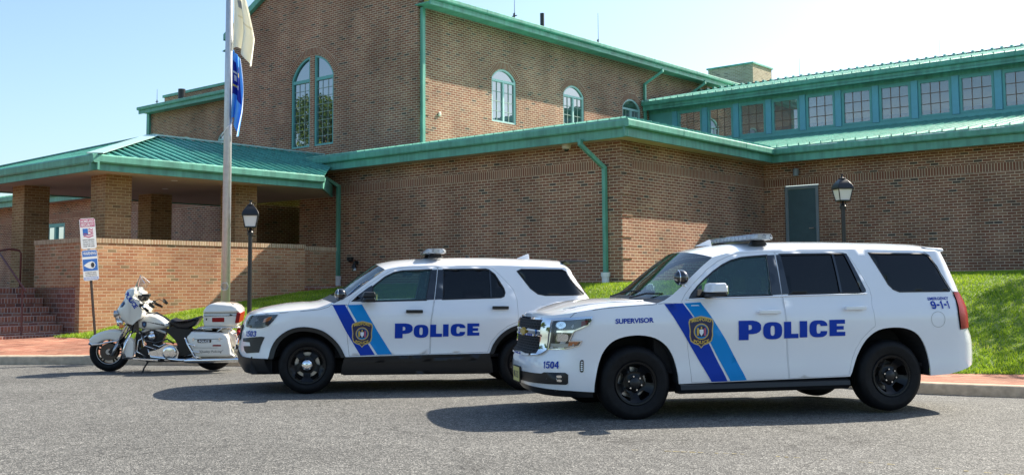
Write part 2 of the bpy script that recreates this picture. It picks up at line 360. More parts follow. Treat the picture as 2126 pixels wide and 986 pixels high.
def glyph(ch):
    """heavy wide letters, in a unit box"""
    if ch == 'P':
        b = [(0, 0), (0.44, 0), (0.44, 0.30), (0.62, 0.30), (0.80, 0.335), (0.92, 0.41), (1.0, 0.53), (1.0, 0.77), (0.92, 0.89), (0.80, 0.965), (0.62, 1), (0, 1)]
        return b, [[(0.44, 0.52), (0.54, 0.53), (0.585, 0.58), (0.585, 0.72), (0.54, 0.77), (0.44, 0.78)]]
    if ch == 'O': return sell(0.5, 0.5, 0.5, 0.5, 36, 2.8), [sell(0.5, 0.5, 0.115, 0.29, 16, 3.0)]
    if ch == 'L': return [(0, 0), (1, 0), (1, 0.27), (0.50, 0.27), (0.50, 1), (0, 1)], []
    if ch == 'I': return [(0, 0), (1, 0), (1, 1), (0, 1)], []
    if ch == 'E': return [(0, 0), (1, 0), (1, 0.25), (0.46, 0.25), (0.46, 0.39), (0.90, 0.39), (0.90, 0.61), (0.46, 0.61), (0.46, 0.75), (0.99, 0.75), (0.99, 1), (0, 1)], []
    D = {'1': ([(0.35, 0), (0.75, 0), (0.75, 1), (0.48, 1), (0.12, 0.84), (0.12, 0.64), (0.35, 0.73)], []),
         '0': (sell(.5, .5, .5, .5, 28, 2.4), [sell(.5, .5, .19, .31, 16, 2.4)]),
         '4': ([(0.52, 0), (0.84, 0), (0.84, .22), (1, .22), (1, .40), (.84, .40), (.84, 1), (.50, 1), (0, .42), (0, .22), (.52, .22)], [[(.27, .40), (.52, .40), (.52, .72)]]),
         '5': ([(0, .27), (.08, .1), (.3, 0), (.65, 0), (.9, .1), (1, .3), (.97, .52), (.8, .64), (.5, .66), (.34, .62), (.37, .81), (.93, .81), (.93, 1), (.12, 1), (.02, .48), (.28, .45), (.4, .5), (.58, .49), (.69, .42), (.69, .26), (.6, .17), (.42, .17), (.3, .29)], []),
         '3': ([(0, .27), (.08, .08), (.35, 0), (.65, 0), (.9, .08), (1, .27), (.93, .45), (.8, .52), (.92, .6), (.96, .75), (.85, .93), (.6, 1), (.35, 1), (.1, .92), (.03, .74), (.32, .71), (.4, .82), (.58, .82), (.66, .73), (.6, .61), (.4, .6), (.4, .44), (.6, .43), (.69, .34), (.68, .23), (.58, .17), (.42, .17), (.31, .29)], []),
         '9': ([(.06, .24), (.14, .07), (.38, 0), (.65, 0), (.9, .12), (1, .35), (1, .7), (.88, .92), (.62, 1), (.38, 1), (.1, .92), (0, .72), (.03, .5), (.2, .37), (.42, .34), (.6, .38), (.69, .45), (.68, .28), (.59, .17), (.42, .16), (.35, .26)], [sell(.5, .68, .18, .15, 14, 2.2)]),
         '-': ([(0, .38), (1, .38), (1, .60), (0, .60)], [])}
    if ch in D: return D[ch]
    if ch == 'C':
        o = sell(0.5, 0.5, 0.5, 0.5, 40, 2.8, R(22), R(338)); i = sell(0.5, 0.5, 0.115, 0.28, 20, 3.0, R(345), R(15))
        return o + [(0.97, 0.36), (0.62, 0.36)] + i + [(0.62, 0.66), (0.98, 0.66)], []
# ------------------------------------------------------------------ frame of the building
O0 = Vector((2.4384, 23.6, 0.0)); YB = R(-40.0)     # wing corner; u runs along the front, v away from it
UA = Vector((math.cos(YB), math.sin(YB), 0)); VB = Vector((-math.sin(YB), math.cos(YB), 0))
def W(u, v, z=0.0): return O0 + UA * u + VB * v + Vector((0, 0, z))
def sstep(t): t = max(0.0, min(1.0, t)); return t * t * (3 - 2 * t)
def lot(x, y): return -0.012 - 0.0075 * (max(-16, min(x, 14)) - 2.5) + 0.004 * (min(y, 20) - 12.5) - 0.085 * sstep((x - 3.2) / 2.3) * sstep((y - 12.6) / 1.6)
def path_at(path, x):
    for a, b in zip(path, path[1:]):
        if x <= b[0]: t = (x - a[0]) / (b[0] - a[0]); return a[1] + (b[1] - a[1]) * t
    return path[-1][1]
def dense(path, n=6):
    """Catmull-Rom through the points"""
    out = []
    for i in range(len(path) - 1):
        p0, p1, p2, p3 = path[max(i - 1, 0)], path[i], path[i + 1], path[min(i + 2, len(path) - 1)]
        for k in range(n):
            t = k / n
            out.append(tuple(0.5 * (2 * p1[j] + (p2[j] - p0[j]) * t + (2 * p0[j] - 5 * p1[j] + 4 * p2[j] - p3[j]) * t * t + (3 * p1[j] - p0[j] - 3 * p2[j] + p3[j]) * t ** 3) for j in (0, 1)))
    out.append(path[-1]); return out
KERB = dense([(-40, 18.3), (-25, 18.4), (-16, 18.5), (-9, 18.6), (-7.4, 18.65), (-4.7, 18.3), (-1.5, 17.75), (1.2, 16.95), (3.5, 15.9), (5.5, 14.75), (6.6, 14.25), (9, 13.2), (14, 11.0), (30, 3.0)])
EDGE = dense([(-40, 22.5), (-16, 22.2), (-9.6, 21.75), (-8.6, 21.35), (-7.4, 20.4), (-5, 19.3), (-2, 18.75), (1, 18.0), (3.5, 16.9), (5.9, 15.9), (7.5, 15.45), (10, 14.4), (14, 12.2), (30, 4.5)])
_l0, _l1 = W(-7.87, -8.43), W(-7.87, -1.3)
YW = [(-40, 27.5, .5), (-9.6, 22.6, .42), (_l0.x, _l0.y, .45), (W(-7.87, -5.73).x, W(-7.87, -5.73).y, .88), (W(-7.87, -2.5).x, W(-7.87, -2.5).y, 1.28), (_l1.x, _l1.y, 1.36), (-3.3, 28.4, 1.44), (W(-6, 0).x, W(-6, 0).y, 1.44), (2.44, 23.6, 1.41), (W(0, 6.9).x, W(0, 6.9).y, 1.56),
      (W(5.6, 6.9).x, W(5.6, 6.9).y, 1.60), (W(13, 6.9).x, W(13, 6.9).y, 1.66), (30, 12, 1.8)]
def gh(x, y):
    """height of the ground behind the kerb: rises from the kerb top to the foot of the walls"""
    k = path_at(KERB, x); e = path_at(EDGE, x); i = 0
    while i < len(YW) - 2 and x > YW[i + 1][0]: i += 1
    a, b = YW[i], YW[i + 1]; t = max(0, min(1, (x - a[0]) / (b[0] - a[0]))); yw = a[1] + (b[1] - a[1]) * t; zw = a[2] + (b[2] - a[2]) * t
    z0 = lot(x, k) + .152; ze = z0 + (.16 if x < -7 else .16 - .13 * sstep((x + 7) / 9))
    if y <= e: return z0 + (ze - z0) * max(0, (y - k - .15) / max(.3, e - k - .15))
    s = min(1.15, (y - e) / max(.5, yw - e)); s = s / (1 - .46 * sstep((x - .5) / 4.5))
    return ze + (zw - ze) * (1 - (1 - min(s, 1)) ** 1.35) + .02 * math.sin(x * 1.3 + y * .7) * min(1, s * 3) * (1 - min(s, 1))
def ground_sheet(name, xs, rows, hf, mats, kind='structure'):
    """rows(x) -> list of y; grid sheet"""
    mb = MB(); g = [rows(x) for x in xs]; n = len(g[0])
    mb.add([(x, y, hf(x, y)) for x, r in zip(xs, g) for y in r], [(i * n + j, (i + 1) * n + j, (i + 1) * n + j + 1, i * n + j + 1) for i in range(len(xs) - 1) for j in range(n - 1)])
    o = mb.build(name, mats, smooth=True, uv=True); tag(o, kind=kind); return o
def asphalt():
    m, n, l, b = mat('asphalt')
    tc = n.new('ShaderNodeTexCoord'); P = tc.outputs['Object']
    def noise(sc, det=3, rough=0.5):
        z = n.new('ShaderNodeTexNoise'); z.inputs['Scale'].default_value = sc; z.inputs['Detail'].default_value = det; z.inputs['Roughness'].default_value = rough; l.new(P, z.inputs['Vector']); return z.outputs['Fac']
    vo = n.new('ShaderNodeTexVoronoi'); vo.inputs['Scale'].default_value = 96; l.new(P, vo.inputs['Vector'])
    bw = n.new('ShaderNodeSeparateColor'); l.new(vo.outputs['Color'], bw.inputs[0])
    r = ramp(n, [(0.0, (0.035, 0.034, 0.033)), (0.3, (0.078, 0.078, 0.074)), (0.72, (0.128, 0.127, 0.119)), (0.94, (0.29, 0.283, 0.262))]); l.new(bw.outputs[0], r.inputs[0])
    big = ramp(n, [(0.3, (0.80,) * 3), (0.7, (1.14,) * 3)]); l.new(noise(0.5, 6), big.inputs[0])
    mid = ramp(n, [(0.35, (0.82,) * 3), (0.7, (1.12,) * 3)]); l.new(noise(9, 4), mid.inputs[0])
    def mul(a, c):
        k = n.new('ShaderNodeMix'); k.data_type = 'RGBA'; k.blend_type = 'MULTIPLY'; k.inputs[0].default_value = 1; l.new(a, k.inputs[6]); l.new(c, k.inputs[7]); return k.outputs[2]
    c = mul(mul(r.outputs[0], big.outputs[0]), mid.outputs[0])
    # hairline cracks
    wv = n.new('ShaderNodeTexNoise'); wv.inputs['Scale'].default_value = 1.2; wv.inputs['Detail'].default_value = 5; l.new(P, wv.inputs['Vector'])
    ad = n.new('ShaderNodeVectorMath'); ad.operation = 'MULTIPLY_ADD'; ad.inputs[1].default_value = (1.6,) * 3; l.new(wv.outputs['Color'], ad.inputs[0]); l.new(P, ad.inputs[2])
    vc = n.new('ShaderNodeTexVoronoi'); vc.feature = 'DISTANCE_TO_EDGE'; vc.inputs['Scale'].default_value = 0.27; l.new(ad.outputs[0], vc.inputs['Vector'])
    cr = ramp(n, [(0.0, (0.55,) * 3), (0.0025, (0.72,) * 3), (0.006, (1, 1, 1))]); l.new(vc.outputs['Distance'], cr.inputs[0])
    l.new(mul(c, cr.outputs[0]), b.inputs['Base Color']); b.inputs['Roughness'].default_value = 0.85; b.inputs['Specular IOR Level'].default_value = 0.3
    bp = n.new('ShaderNodeBump'); bp.inputs['Strength'].default_value = 0.7; bp.inputs['Distance'].default_value = 0.006; l.new(vo.outputs['Distance'], bp.inputs['Height']); l.new(bp.outputs[0], b.inputs['Normal'])
    return m
M['asphalt'] = asphalt()
def soil():
    m, n, l, b = mat('lawn_soil'); tc = n.new('ShaderNodeTexCoord'); z = n.new('ShaderNodeTexNoise'); z.inputs['Scale'].default_value = 3; z.inputs['Detail'].default_value = 8
    l.new(tc.outputs['Object'], z.inputs['Vector']); r = ramp(n, [(0.3, (0.08, 0.13, 0.02)), (0.7, (0.15, 0.22, 0.03))]); l.new(z.outputs['Fac'], r.inputs[0]); l.new(r.outputs[0], b.inputs['Base Color']); b.inputs['Roughness'].default_value = 0.95
    return m
M['soil'] = soil()
kx = [p[0] for p in KERB]
def ky(x): return path_at(KERB, x)
def ey(x): return path_at(EDGE, x)
# far ground to the horizon, under everything
fg = MB(); fg.add([(-900, -900, -.55), (900, -900, -.55), (900, 900, -.55), (-900, 900, -.55)], [(0, 1, 2, 3)]); tag(fg.build('far_ground', 'soil', uv=True), kind='structure')
lotrows = lambda x: [-60, -25, -8, 0, 4, 7, 9, 10.5, 11.5, 12.3, 12.8, 13.3, 13.9, 14.5] + [ky(x) * t + 14.5 * (1 - t) for t in (.35, .7, 1.0)] if ky(x) > 14.6 else [-60 + (ky(x) + 60) * t ** .5 for t in [i / 16 for i in range(17)]]
xs = sorted(set([round(-40 + 70 * i / 80, 3) for i in range(81)] + kx))
ground_sheet('car_park', xs, lambda x: [-60, -20, -5, 0, 4] + [4 + (ky(x) + .03 - 4) * i / 22 for i in range(1, 23)], lot, 'asphalt')
# kerb, in cast lengths
mb = MB(); prof = [(0.0, -.05), (0.0, .115), (0.025, .145), (0.05, .150), (0.155, .153), (0.155, -.05)]
for i in range(len(KERB)):
    pass
L = []; acc = 0; kp = [Vector((x, y)) for x, y in KERB]
for i, p in enumerate(kp):
    d = (kp[min(i + 1, len(kp) - 1)] - kp[max(i - 1, 0)]).normalized(); L.append((p, Vector((-d.y, d.x))))
mb.loft([[(p.x + n_.x * a, p.y + n_.y * a, lot(p.x, p.y) + h) for a, h in prof] for p, n_ in L], caps=True)
kerb = mb.build('kerb', 'concrete', autos=50); tag(kerb, kind='structure')
# brick sidewalk behind the kerb and up to the steps
def h2(x, y): return gh(x, y)
sw = ground_sheet('sidewalk', xs, lambda x: [ky(x) + .15 + (max(ey(x), ky(x) + .5) + (4.0 if x < -9.2 else 0.05) - ky(x) - .15) * i / 8 for i in range(9)], gh, 'paver')
# lawn
lh = gh
lx = [-9.15 + 40 * i / 130 for i in range(131)]
ground_sheet('lawn_ground', lx, lambda x: [ey(x) + 16 * (i / 30) ** 1.3 for i in range(31)], lambda x, y: lh(x, y) + .006, 'soil')
# grass blades: one uncountable mass
def grass():
    N = 210000; pts = []
    P = RNG.uniform(0, 1, (N * 3, 2)); x = -9.3 + P[:, 0] * 24; yy = P[:, 1]
    ex = np.array([e[0] for e in EDGE]); eyv = np.array([e[1] for e in EDGE]); e0 = np.interp(x, ex, eyv)
    y = e0 + yy ** 1.15 * 10.5
    # keep only what lies outside the buildings
    rx, ry = x - O0.x, y - O0.y; u = rx * UA.x + ry * UA.y; v = rx * VB.x + ry * VB.y
    ok = np.where(u < -7.85, v < -99, np.where(u < 0, v < -0.02, v < 6.88))
    ok &= ~((u < -7.83) & (v > -8.5)); ok |= (u < -7.9) & (v < -8.6) & (u > -8.25)
    vis = np.abs(x / np.maximum(y, 1)) < .56; ok &= vis
    x, y = x[ok][:N], y[ok][:N]; n = len(x)
    g = np.array([[lh(a, b) for b in np.linspace(12, 34, 89)] for a in np.linspace(-10, 16, 105)])
    fx = (x + 10) / 26 * 104; fy = (y - 12) / 22 * 88; ix = np.clip(fx.astype(int), 0, 103); iy = np.clip(fy.astype(int), 0, 87); tx, ty = fx - ix, fy - iy
    z = g[ix, iy] * (1 - tx) * (1 - ty) + g[ix + 1, iy] * tx * (1 - ty) + g[ix, iy + 1] * (1 - tx) * ty + g[ix + 1, iy + 1] * tx * ty
    cl = np.sin(x * 2.1 + np.sin(y * 1.7) * 2) * np.sin(y * 2.6 + x) * .5 + .5
    h = RNG.uniform(.028, .065, n) * (.7 + .6 * cl); a = RNG.uniform(0, 2 * PI, n); w = RNG.uniform(.006, .013, n)
    ln = RNG.uniform(.1, .8, n) * h; b = RNG.uniform(0, 2 * PI, n)
    V = np.zeros((n, 3, 3)); V[:, 0] = np.stack([x - np.cos(a) * w, y - np.sin(a) * w, z], 1); V[:, 1] = np.stack([x + np.cos(a) * w, y + np.sin(a) * w, z], 1)
    V[:, 2] = np.stack([x + np.cos(b) * ln, y + np.sin(b) * ln, z + h], 1)
    me = bpy.data.meshes.new('grass'); me.vertices.add(3 * n); me.vertices.foreach_set('co', V.reshape(-1)); me.loops.add(3 * n); me.loops.foreach_set('vertex_index', np.arange(3 * n, dtype=np.int32))
    me.polygons.add(n); me.polygons.foreach_set('loop_start', np.arange(0, 3 * n, 3, dtype=np.int32)); me.polygons.foreach_set('loop_total', np.full(n, 3, dtype=np.int32)); me.update()
    uv = me.uv_layers.new(name='UVMap'); rr = np.repeat(np.clip(RNG.uniform(0, .75, n) + .25 * np.sin(x * 3.1 + 1.3 * np.sin(y * 2.3)) * np.cos(y * 2.9 - x) + .08 * RNG.normal(size=n), 0, 1), 3); uu = np.zeros((3 * n, 2)); uu[:, 0] = rr; uu[:, 1] = np.tile([0, 0, 1.0], n); uv.data.foreach_set('uv', uu.reshape(-1))
    m, nn, l, bs = mat('grass_blades'); u_ = nn.new('ShaderNodeUVMap'); sp = nn.new('ShaderNodeSeparateXYZ'); l.new(u_.outputs[0], sp.inputs[0])
    r = ramp(nn, [(0.0, (0.14, 0.25, 0.015)), (0.45, (0.27, 0.40, 0.02)), (0.88, (0.42, 0.54, 0.04)), (1.0, (0.55, 0.52, 0.18))]); l.new(sp.outputs[0], r.inputs[0])
    l.new(r.outputs[0], bs.inputs['Base Color']); bs.inputs['Roughness'].default_value = 0.55
    tl = nn.new('ShaderNodeBsdfTranslucent'); l.new(r.outputs[0], tl.inputs[0]); mx = nn.new('ShaderNodeMixShader'); mx.inputs[0].default_value = 0.4
    l.new(bs.outputs[0], mx.inputs[1]); l.new(tl.outputs[0], mx.inputs[2]); l.new(mx.outputs[0], nn['Material Output'].inputs[0])
    me.materials.append(m); o = bpy.data.objects.new('grass', me); link(o); tag(o, 'short green lawn grass growing between the brick sidewalk and the building', 'grass', kind='stuff')
grass()
# worn yellow line on the asphalt near the camera
M['yline'] = simple('worn_yellow_paint', (0.30, 0.25, 0.12), 0.9, var=0.3, scale=30)
def streak(name, pts, w, m, seed):
    """broken worn line lying on the asphalt"""
    g = random.Random(seed); mb = MB(); P_ = [Vector(p) for p in pts]
    for a, b in zip(P_, P_[1:]):
        L_ = (b - a).length; k = max(1, int(L_ / .07)); d = (b - a).normalized(); q = Vector((-d.y, d.x))
        for i in range(k):
            if g.random() < .45: continue
            p0 = a + (b - a) * (i / k); p1 = a + (b - a) * ((i + g.uniform(.4, .95)) / k); o = q * g.uniform(-.3, .3) * w; ww = w * g.uniform(.25, .6)
            c = [p0 + o - q * ww, p1 + o - q * ww * g.uniform(.4, 1), p1 + o + q * ww * g.uniform(.4, 1), p0 + o + q * ww]
            mb.add([(v.x, v.y, lot(v.x, v.y) + .004) for v in c], [(0, 1, 2, 3)])
    o = mb.build(name, m, fix=False); tag(o, kind='structure')
streak('worn_paint_line', [(.6, 9.35), (1.9, 9.05), (2.9, 8.6), (4.1, 7.85)], .022, 'yline', 4)
# ------------------------------------------------------------------ the police station
ST = empty('police_station', O0, (0, 0, YB)); tag(ST, 'brick municipal building with green metal roofs, gutters and an entrance canopy', 'building')
def PA(v0): return lambda a, z, out=0.0: (a, v0 - out, z)          # walls facing the car park
def PB(u0): return lambda a, z, out=0.0: (u0 + out, a, z)          # walls facing right
def wall(name, P, poly, holes=(), m='brick', depth=0.12, parent=None):
    mb = MB(); vs, ts = fill(poly, holes, step=None)
    mb.add([P(a, z) for a, z in vs], ts)
    for h in holes:
        k = len(h); mb.add([P(a, z, d) for d in (0, -depth) for a, z in h], [(i, (i + 1) % k, k + (i + 1) % k, k + i) for i in range(k)])
    o = mb.build(name, m, parent or ST, uv=True, fix=False)
    return o
def rect(a0, a1, z0, z1): return [(a0, z0), (a1, z0), (a1, z1), (a0, z1)]
def slab(mb, P, a0, a1, z0, z1, o0, o1, mi=0): mb.prism(rect(a0, a1, z0, z1), P, o0, o1, mi)
def piece(name, P, a0, a1, z0, z1, o0, o1, m, parent=None, **k):
    mb = MB(); slab(mb, P, a0, a1, z0, z1, o0, o1); o = mb.build(name, m, parent or ST, uv=True, **k)
    if m in ('soldier', 'wall_cap'):                       # start the upright bricks at the bottom of the band
        for d in o.data.uv_layers[0].data: d.uv[1] -= z0
    return o
def arch_poly(a0, a1, z0, zs, zt, n=14, grow=0.0):
    """window outline: straight to the spring line zs, then a segmental arch to zt"""
    c = (a0 + a1) / 2; hw = (a1 - a0) / 2 + grow; rise = zt - zs; r = (((a1 - a0) / 2) ** 2 + rise ** 2) / (2 * rise); cz = zt - r; rr = r + grow
    t0 = math.asin(min(1, hw / rr))
    arc = [(c + rr * math.sin(t0 - 2 * t0 * i / n), cz + rr * math.cos(t0 - 2 * t0 * i / n)) for i in range(n + 1)]
    return arc, [(c - hw, z0 - grow), (c + hw, z0 - grow)]
def arch_window(P, a0, a1, z0, zs, zt, m='litwin', parent=None, mull=True, muntins=(2, 3), head=None):
    arc, base = arch_poly(a0, a1, z0, zs, zt); outline = base + arc
    w = empty('window'); w.parent = parent or ST
    arc2, b2 = arch_poly(a0 + .055, a1 - .055, z0 + .055, zs, zt - .055); inner = b2 + arc2
    mb = MB(); mb.prism(outline, P, -.02, -.09, holes=[inner])
    if head is None: head = zs - .02
    slab(mb, P, a0 + .05, a1 - .05, head - .035, head + .035, -.025, -.085)
    c = (a0 + a1) / 2
    if mull: slab(mb, P, c - .035, c + .035, z0 + .05, head - .03, -.025, -.085)
    mb.build('frame', m, w)
    g = MB(); vs, ts = fill(inner); g.add([P(a, z, -.07) for a, z in vs], ts); g.build('pane', 'pane', w, fix=False)
    mu = MB(); halves = [(a0 + .055, c - .035), (c + .035, a1 - .055)] if mull else [(a0 + .055, a1 - .055)]
    nx, nz = muntins
    for x0, x1 in halves:
        for i in range(1, nx): x = x0 + (x1 - x0) * i / nx; slab(mu, P, x - .009, x + .009, z0 + .055, head - .035, -.052, -.066)
        for j in range(1, nz): z = z0 + .055 + (head - .035 - z0 - .055) * j / nz; slab(mu, P, x0, x1, z - .009, z + .009, -.0525, -.0655)
    mu.build('muntins', 'muntin', w)
    return outline, w
M['muntin'] = simple('muntin_paint', (0.32, 0.42, 0.36), 0.5)
def brick_arch(P, a0, a1, zs, zt, parent=None, th=.2):
    c = (a0 + a1) / 2; rise = zt - zs; r = (((a1 - a0) / 2) ** 2 + rise ** 2) / (2 * rise); cz = zt - r; t0 = math.asin((a1 - a0) / 2 / r) * 1.02
    n = 24; mb = MB(); s = 0
    for i in range(n):
        t, t1 = -t0 + 2 * t0 * i / n, -t0 + 2 * t0 * (i + 1) / n
        q = [(c + q_ * math.sin(k), cz + q_ * math.cos(k)) for q_, k in ((r, t), (r, t1), (r + th, t1), (r + th, t))]
        ds = (t1 - t) * (r + th * .6); mb.add([P(a, z, .006) for a, z in q], [(0, 1, 2, 3)], uvs=[[(s, .002), (s + ds, .002), (s + ds, .2), (s, .2)]]); s += ds
        mb.add([P(a, z, o) for o in (.006, -.01) for a, z in q[2:]], [(0, 1, 3, 2)], uvs=[[(s, 0), (s, .05), (s, .05), (s, 0)]])
    return mb.build('brick_arch', 'soldier', parent or ST, fix=False)
def eave(P, a0, a1, zb, zt, over, name='gutter'):
    """box fascia and a gutter above it; P's out axis points away from the wall"""
    zm = zb + (zt - zb) * .54
    f = MB(); slab(f, P, a0, a1, zb, zm, over - .10, over - .05); f.build('fascia', 'green', ST, bevel=.004)
    g = MB(); pr = [(over - .05, zm), (over + .03, zm), (over + .05, zm + .03), (over + .055, zt - .02), (over + .03, zt), (over - .05, zt)]
    g.loft([[P(a, z, o) for o, z in pr] for a in (a0, a1)])
    a = a0 + 2.3
    while a < a1 - .5:                                     # joint straps
        g.loft([[P(q, z, o + (.006 if o > over else 0)) for o, z in pr] for q in (a, a + .018)]); a += 3.05
    g.build(name, 'green', ST, autos=30)
def downspout(pts, w=.105, d=.085, m='green', straps=()):
    mb = MB()
    for p, q in zip(pts, pts[1:]):
        D = (Vector(q) - Vector(p)).normalized(); mb.bar(Vector(p) - D * .02, Vector(q) + D * .02, w, d, up=(0, 0, 1) if abs(D.z) < .9 else (1, 0, 0))
    o = mb.build('downspout', m, ST, bevel=.008); return o
def ribs(name, quad, n, parent=None, h=.035, w=.022, m='roof'):
    """standing seam roof panel: quad = eave start, eave end, top end, top start"""
    a, b, c, d = [Vector(q) for q in quad]; mb = MB(); nn = (b - a).cross(d - a).normalized()
    if nn.z < 0: nn = -nn
    t = .03
    mb.add([a, b, c, d, a - nn * t, b - nn * t, c - nn * t, d - nn * t], [(0, 1, 2, 3), (7, 6, 5, 4), (0, 4, 5, 1), (1, 5, 6, 2), (2, 6, 7, 3), (3, 7, 4, 0)])
    for i in range(n + 1):
        t_ = i / n; p, q = a.lerp(b, t_), None
        # seams run straight up the slope: find where they leave the panel
        q = d.lerp(c, t_); mb.bar(p + nn * h / 2, q + nn * h / 2, w, h, up=nn)
    return mb.build(name, m, parent or ST)
def seamed(name, poly, up, spacing=.305, parent=None, h=.035, w=.022, m='roof', t=.03):
    """seamed roof plane over a polygon (3D, planar): seams parallel to 'up'"""
    P3 = [Vector(p) for p in poly]; nn = Vector((0, 0, 0))
    for i in range(len(P3)): nn += P3[i].cross(P3[(i + 1) % len(P3)])
    nn.normalize()
    if nn.z < 0: nn = -nn
    up = Vector(up); up = (up - nn * up.dot(nn)).normalized(); ac = up.cross(nn).normalized(); o = P3[0]
    q2 = [((p - o).dot(ac), (p - o).dot(up)) for p in P3]; f3 = lambda a, b, d=0: o + ac * a + up * b + nn * d
    mb = MB(); mb.prism(q2, f3, -t, 0.0)
    x = min(a for a, b in q2) + .02; xe = max(a for a, b in q2) - .01
    while x <= xe:
        ys = []
        for i in range(len(q2)):
            (a0, b0), (a1, b1) = q2[i], q2[(i + 1) % len(q2)]
            if (a0 - x) * (a1 - x) < 0: ys.append(b0 + (b1 - b0) * (x - a0) / (a1 - a0))
        ys.sort()
        for k in range(0, len(ys) - 1, 2):
            if ys[k + 1] - ys[k] > .05: mb.bar(f3(x, ys[k] - .01, h / 2), f3(x, ys[k + 1], h / 2), w, h, up=nn)
        x += spacing
    return mb.build(name, m, parent or ST)
# --- low wings: three wall faces that meet at the corner (0, 0) and (0, 6.9)
RW = 5.38      # height where the short roof slopes end
wA, wB, wC = PA(0), PB(0), PA(6.9)
lw1 = rect(-26.5, -25.0, 2.45, 3.86)
wall('front_wall', wA, rect(-42, 0, .6, 4.8), [rect(-13.7, -11.25, 1.43, 3.95), lw1])
wall('side_wall', wB, rect(0, 6.9, .9, 4.8))
wall('right_wall', wC, rect(0, 16, 1.0, 4.8), [rect(.58, 1.56, 1.86, 4.02)])
# soldier courses
for P, a0, a1 in ((wA, -40, -7.62), (wA, -7.58, -.66), (wB, .42, 6.9), (wC, .0, 16)):
    piece('soldier_course', P, a0, a1, 4.015, 4.215, -.01, .004, 'soldier')
# proud corner quoins with a recessed course every seventh brick
def quoin(name, P, a0, a1, z0, z1, pr=.014):
    mb = MB(); z = z0; st = .474
    zz = 1.448
    edges = [z0]; q = zz
    while q < z1:
        if q > z0: edges += [q, q + .068]
        q += st
    edges.append(z1)
    for i in range(0, len(edges) - 1, 2): slab(mb, P, a0, a1, edges[i], edges[i + 1], -.01, pr)
    return mb.build(name, 'brick', ST, uv=True)
quoin('corner_quoin', wB, .0, .40, 1.0, 4.6, .022); quoin('corner_quoin', wA, -.62, .022, 1.0, 4.6, .014)
piece('pilaster', wA, -9.62, -7.68, 1.0, 3.99, -.01, .02, 'brick')
# porch recess with its dark doors
mb = MB()
for o0, P_, a in ((0, wA, 0),):
    mb.box(-13.7, -11.25, 2.6, 2.7, 1.43, 3.95); mb.box(-13.78, -13.7, 0.01, 2.7, 1.43, 3.95); mb.box(-11.25, -11.17, 0.01, 2.7, 1.43, 3.95)
mb.build('porch_recess_wall', 'brick', ST, uv=True)
dr = empty('entrance_door'); dr.parent = ST
for a0, a1 in ((-13.3, -12.5), (-12.46, -11.66)):
    mb = MB(); P = PA(2.58); mb.prism(rect(a0, a1, 1.45, 3.6), P, 0, .05, holes=[rect(a0 + .12, a1 - .12, 1.7, 3.45)]); mb.build('door_frame', 'greyframe', dr)
    g = MB(); slab(g, P, a0 + .1, a1 - .1, 1.68, 3.47, .015, .03); g.build('pane', 'pane', dr)
# side door in the right wall
dr = empty('side_door'); dr.parent = ST; P = wC
mb = MB(); mb.prism(rect(.60, 1.54, 1.86, 4.0), P, -.10, -.02, holes=[rect(.68, 1.46, 1.87, 3.92)]); mb.build('door_frame', 'greyframe', dr, bevel=.004)
mb = MB(); slab(mb, P, .685, 1.455, 1.87, 3.915, -.085, -.045); mb.build('door_leaf', 'slate', dr)
mb = MB()
for z in (2.1, 2.9, 3.7): mb.cyl(P(.675, z, -.015), P(.675, z + .1, -.015), .012)
mb.build('hinge', 'greyframe', dr)
mb = MB(); mb.cyl(P(1.40, 2.86, -.045), P(1.40, 2.86, .02), .016); mb.bar(P(1.40, 2.86, .02), P(1.28, 2.86, .02), .02, .02); mb.build('handle', 'alu', dr)
# low window seen past the canopy post
w = empty('window'); w.parent = ST; P = wA
mb = MB(); mb.prism(rect(-26.5, -25.0, 2.45, 3.86), P, -.09, -.01, holes=[rect(-26.4, -25.82, 2.55, 3.72), rect(-25.68, -25.1, 2.55, 3.72)]); mb.build('frame', 'teal', w)
mb = MB(); slab(mb, P, -26.45, -25.05, 2.5, 3.8, -.08, -.07); mb.build('pane', 'pane', w)
# eaves of the low wings
eave(PA(0), -42, .56, 4.60, 4.965, .6)
def eave_side(P, a0, a1, zb, zt, over): eave(P, a0, a1, zb, zt, over)
eave(PB(0), -.655, 6.398, 4.602, 4.967, .603)
eave(PA(6.9), .52, 16, 4.60, 4.965, .6)
for nm, pts in (('soffit', [(-42, -.5), (.5, -.5), (.5, 0.02), (-42, .02)]), ('soffit', [(-.02, -.5), (.5, -.5), (.5, 6.9), (-.02, 6.9)]), ('soffit', [(.45, 6.4), (16, 6.4), (16, 6.92), (.45, 6.92)])):
    mb = MB(); k = {0: 4.63}; z = 4.628 if pts[0][0] == -42 else 4.633 if pts[0][0] == -.02 else 4.638
    mb.prism(pts, lambda a, b, d: (a, b, d), z, z + .02); mb.build(nm, 'soffit', ST)
# their roofs: short slopes of two in twelve, then flat
zE = 5.005; sl_ = .185; tp = (RW - zE) / sl_
seamed('roof', [(-42, -.58, zE), (.58, -.58, zE), (.58 - tp, -.58 + tp, RW), (-42, -.58 + tp, RW)], (0, 1, sl_), .305)
seamed('roof', [(.58, -.58, zE), (.58, 6.32, zE), (.58 - tp, 6.32 + tp, RW), (.58 - tp, -.58 + tp, RW)], (-1, 0, sl_), .305)
zT = zE + sl_ * (13.44 - 6.32)
seamed('roof', [(.58, 6.32, zE), (16, 6.32, zE), (16, 13.44, zT), (-7.86, 13.44, zT), (-7.86, 6.32 + tp, RW), (.58 - tp, 6.32 + tp, RW)], (0, 1, sl_), .305, h=.06, w=.03)
mb = MB(); mb.prism([(-42, -.58 + tp), (.58 - tp, -.58 + tp), (.58 - tp, 6.32 + tp), (-42, 6.32 + tp)], lambda a, b, d: (a, b, d), RW - .05, RW - .003); mb.build('flat_roof', 'roof', ST)
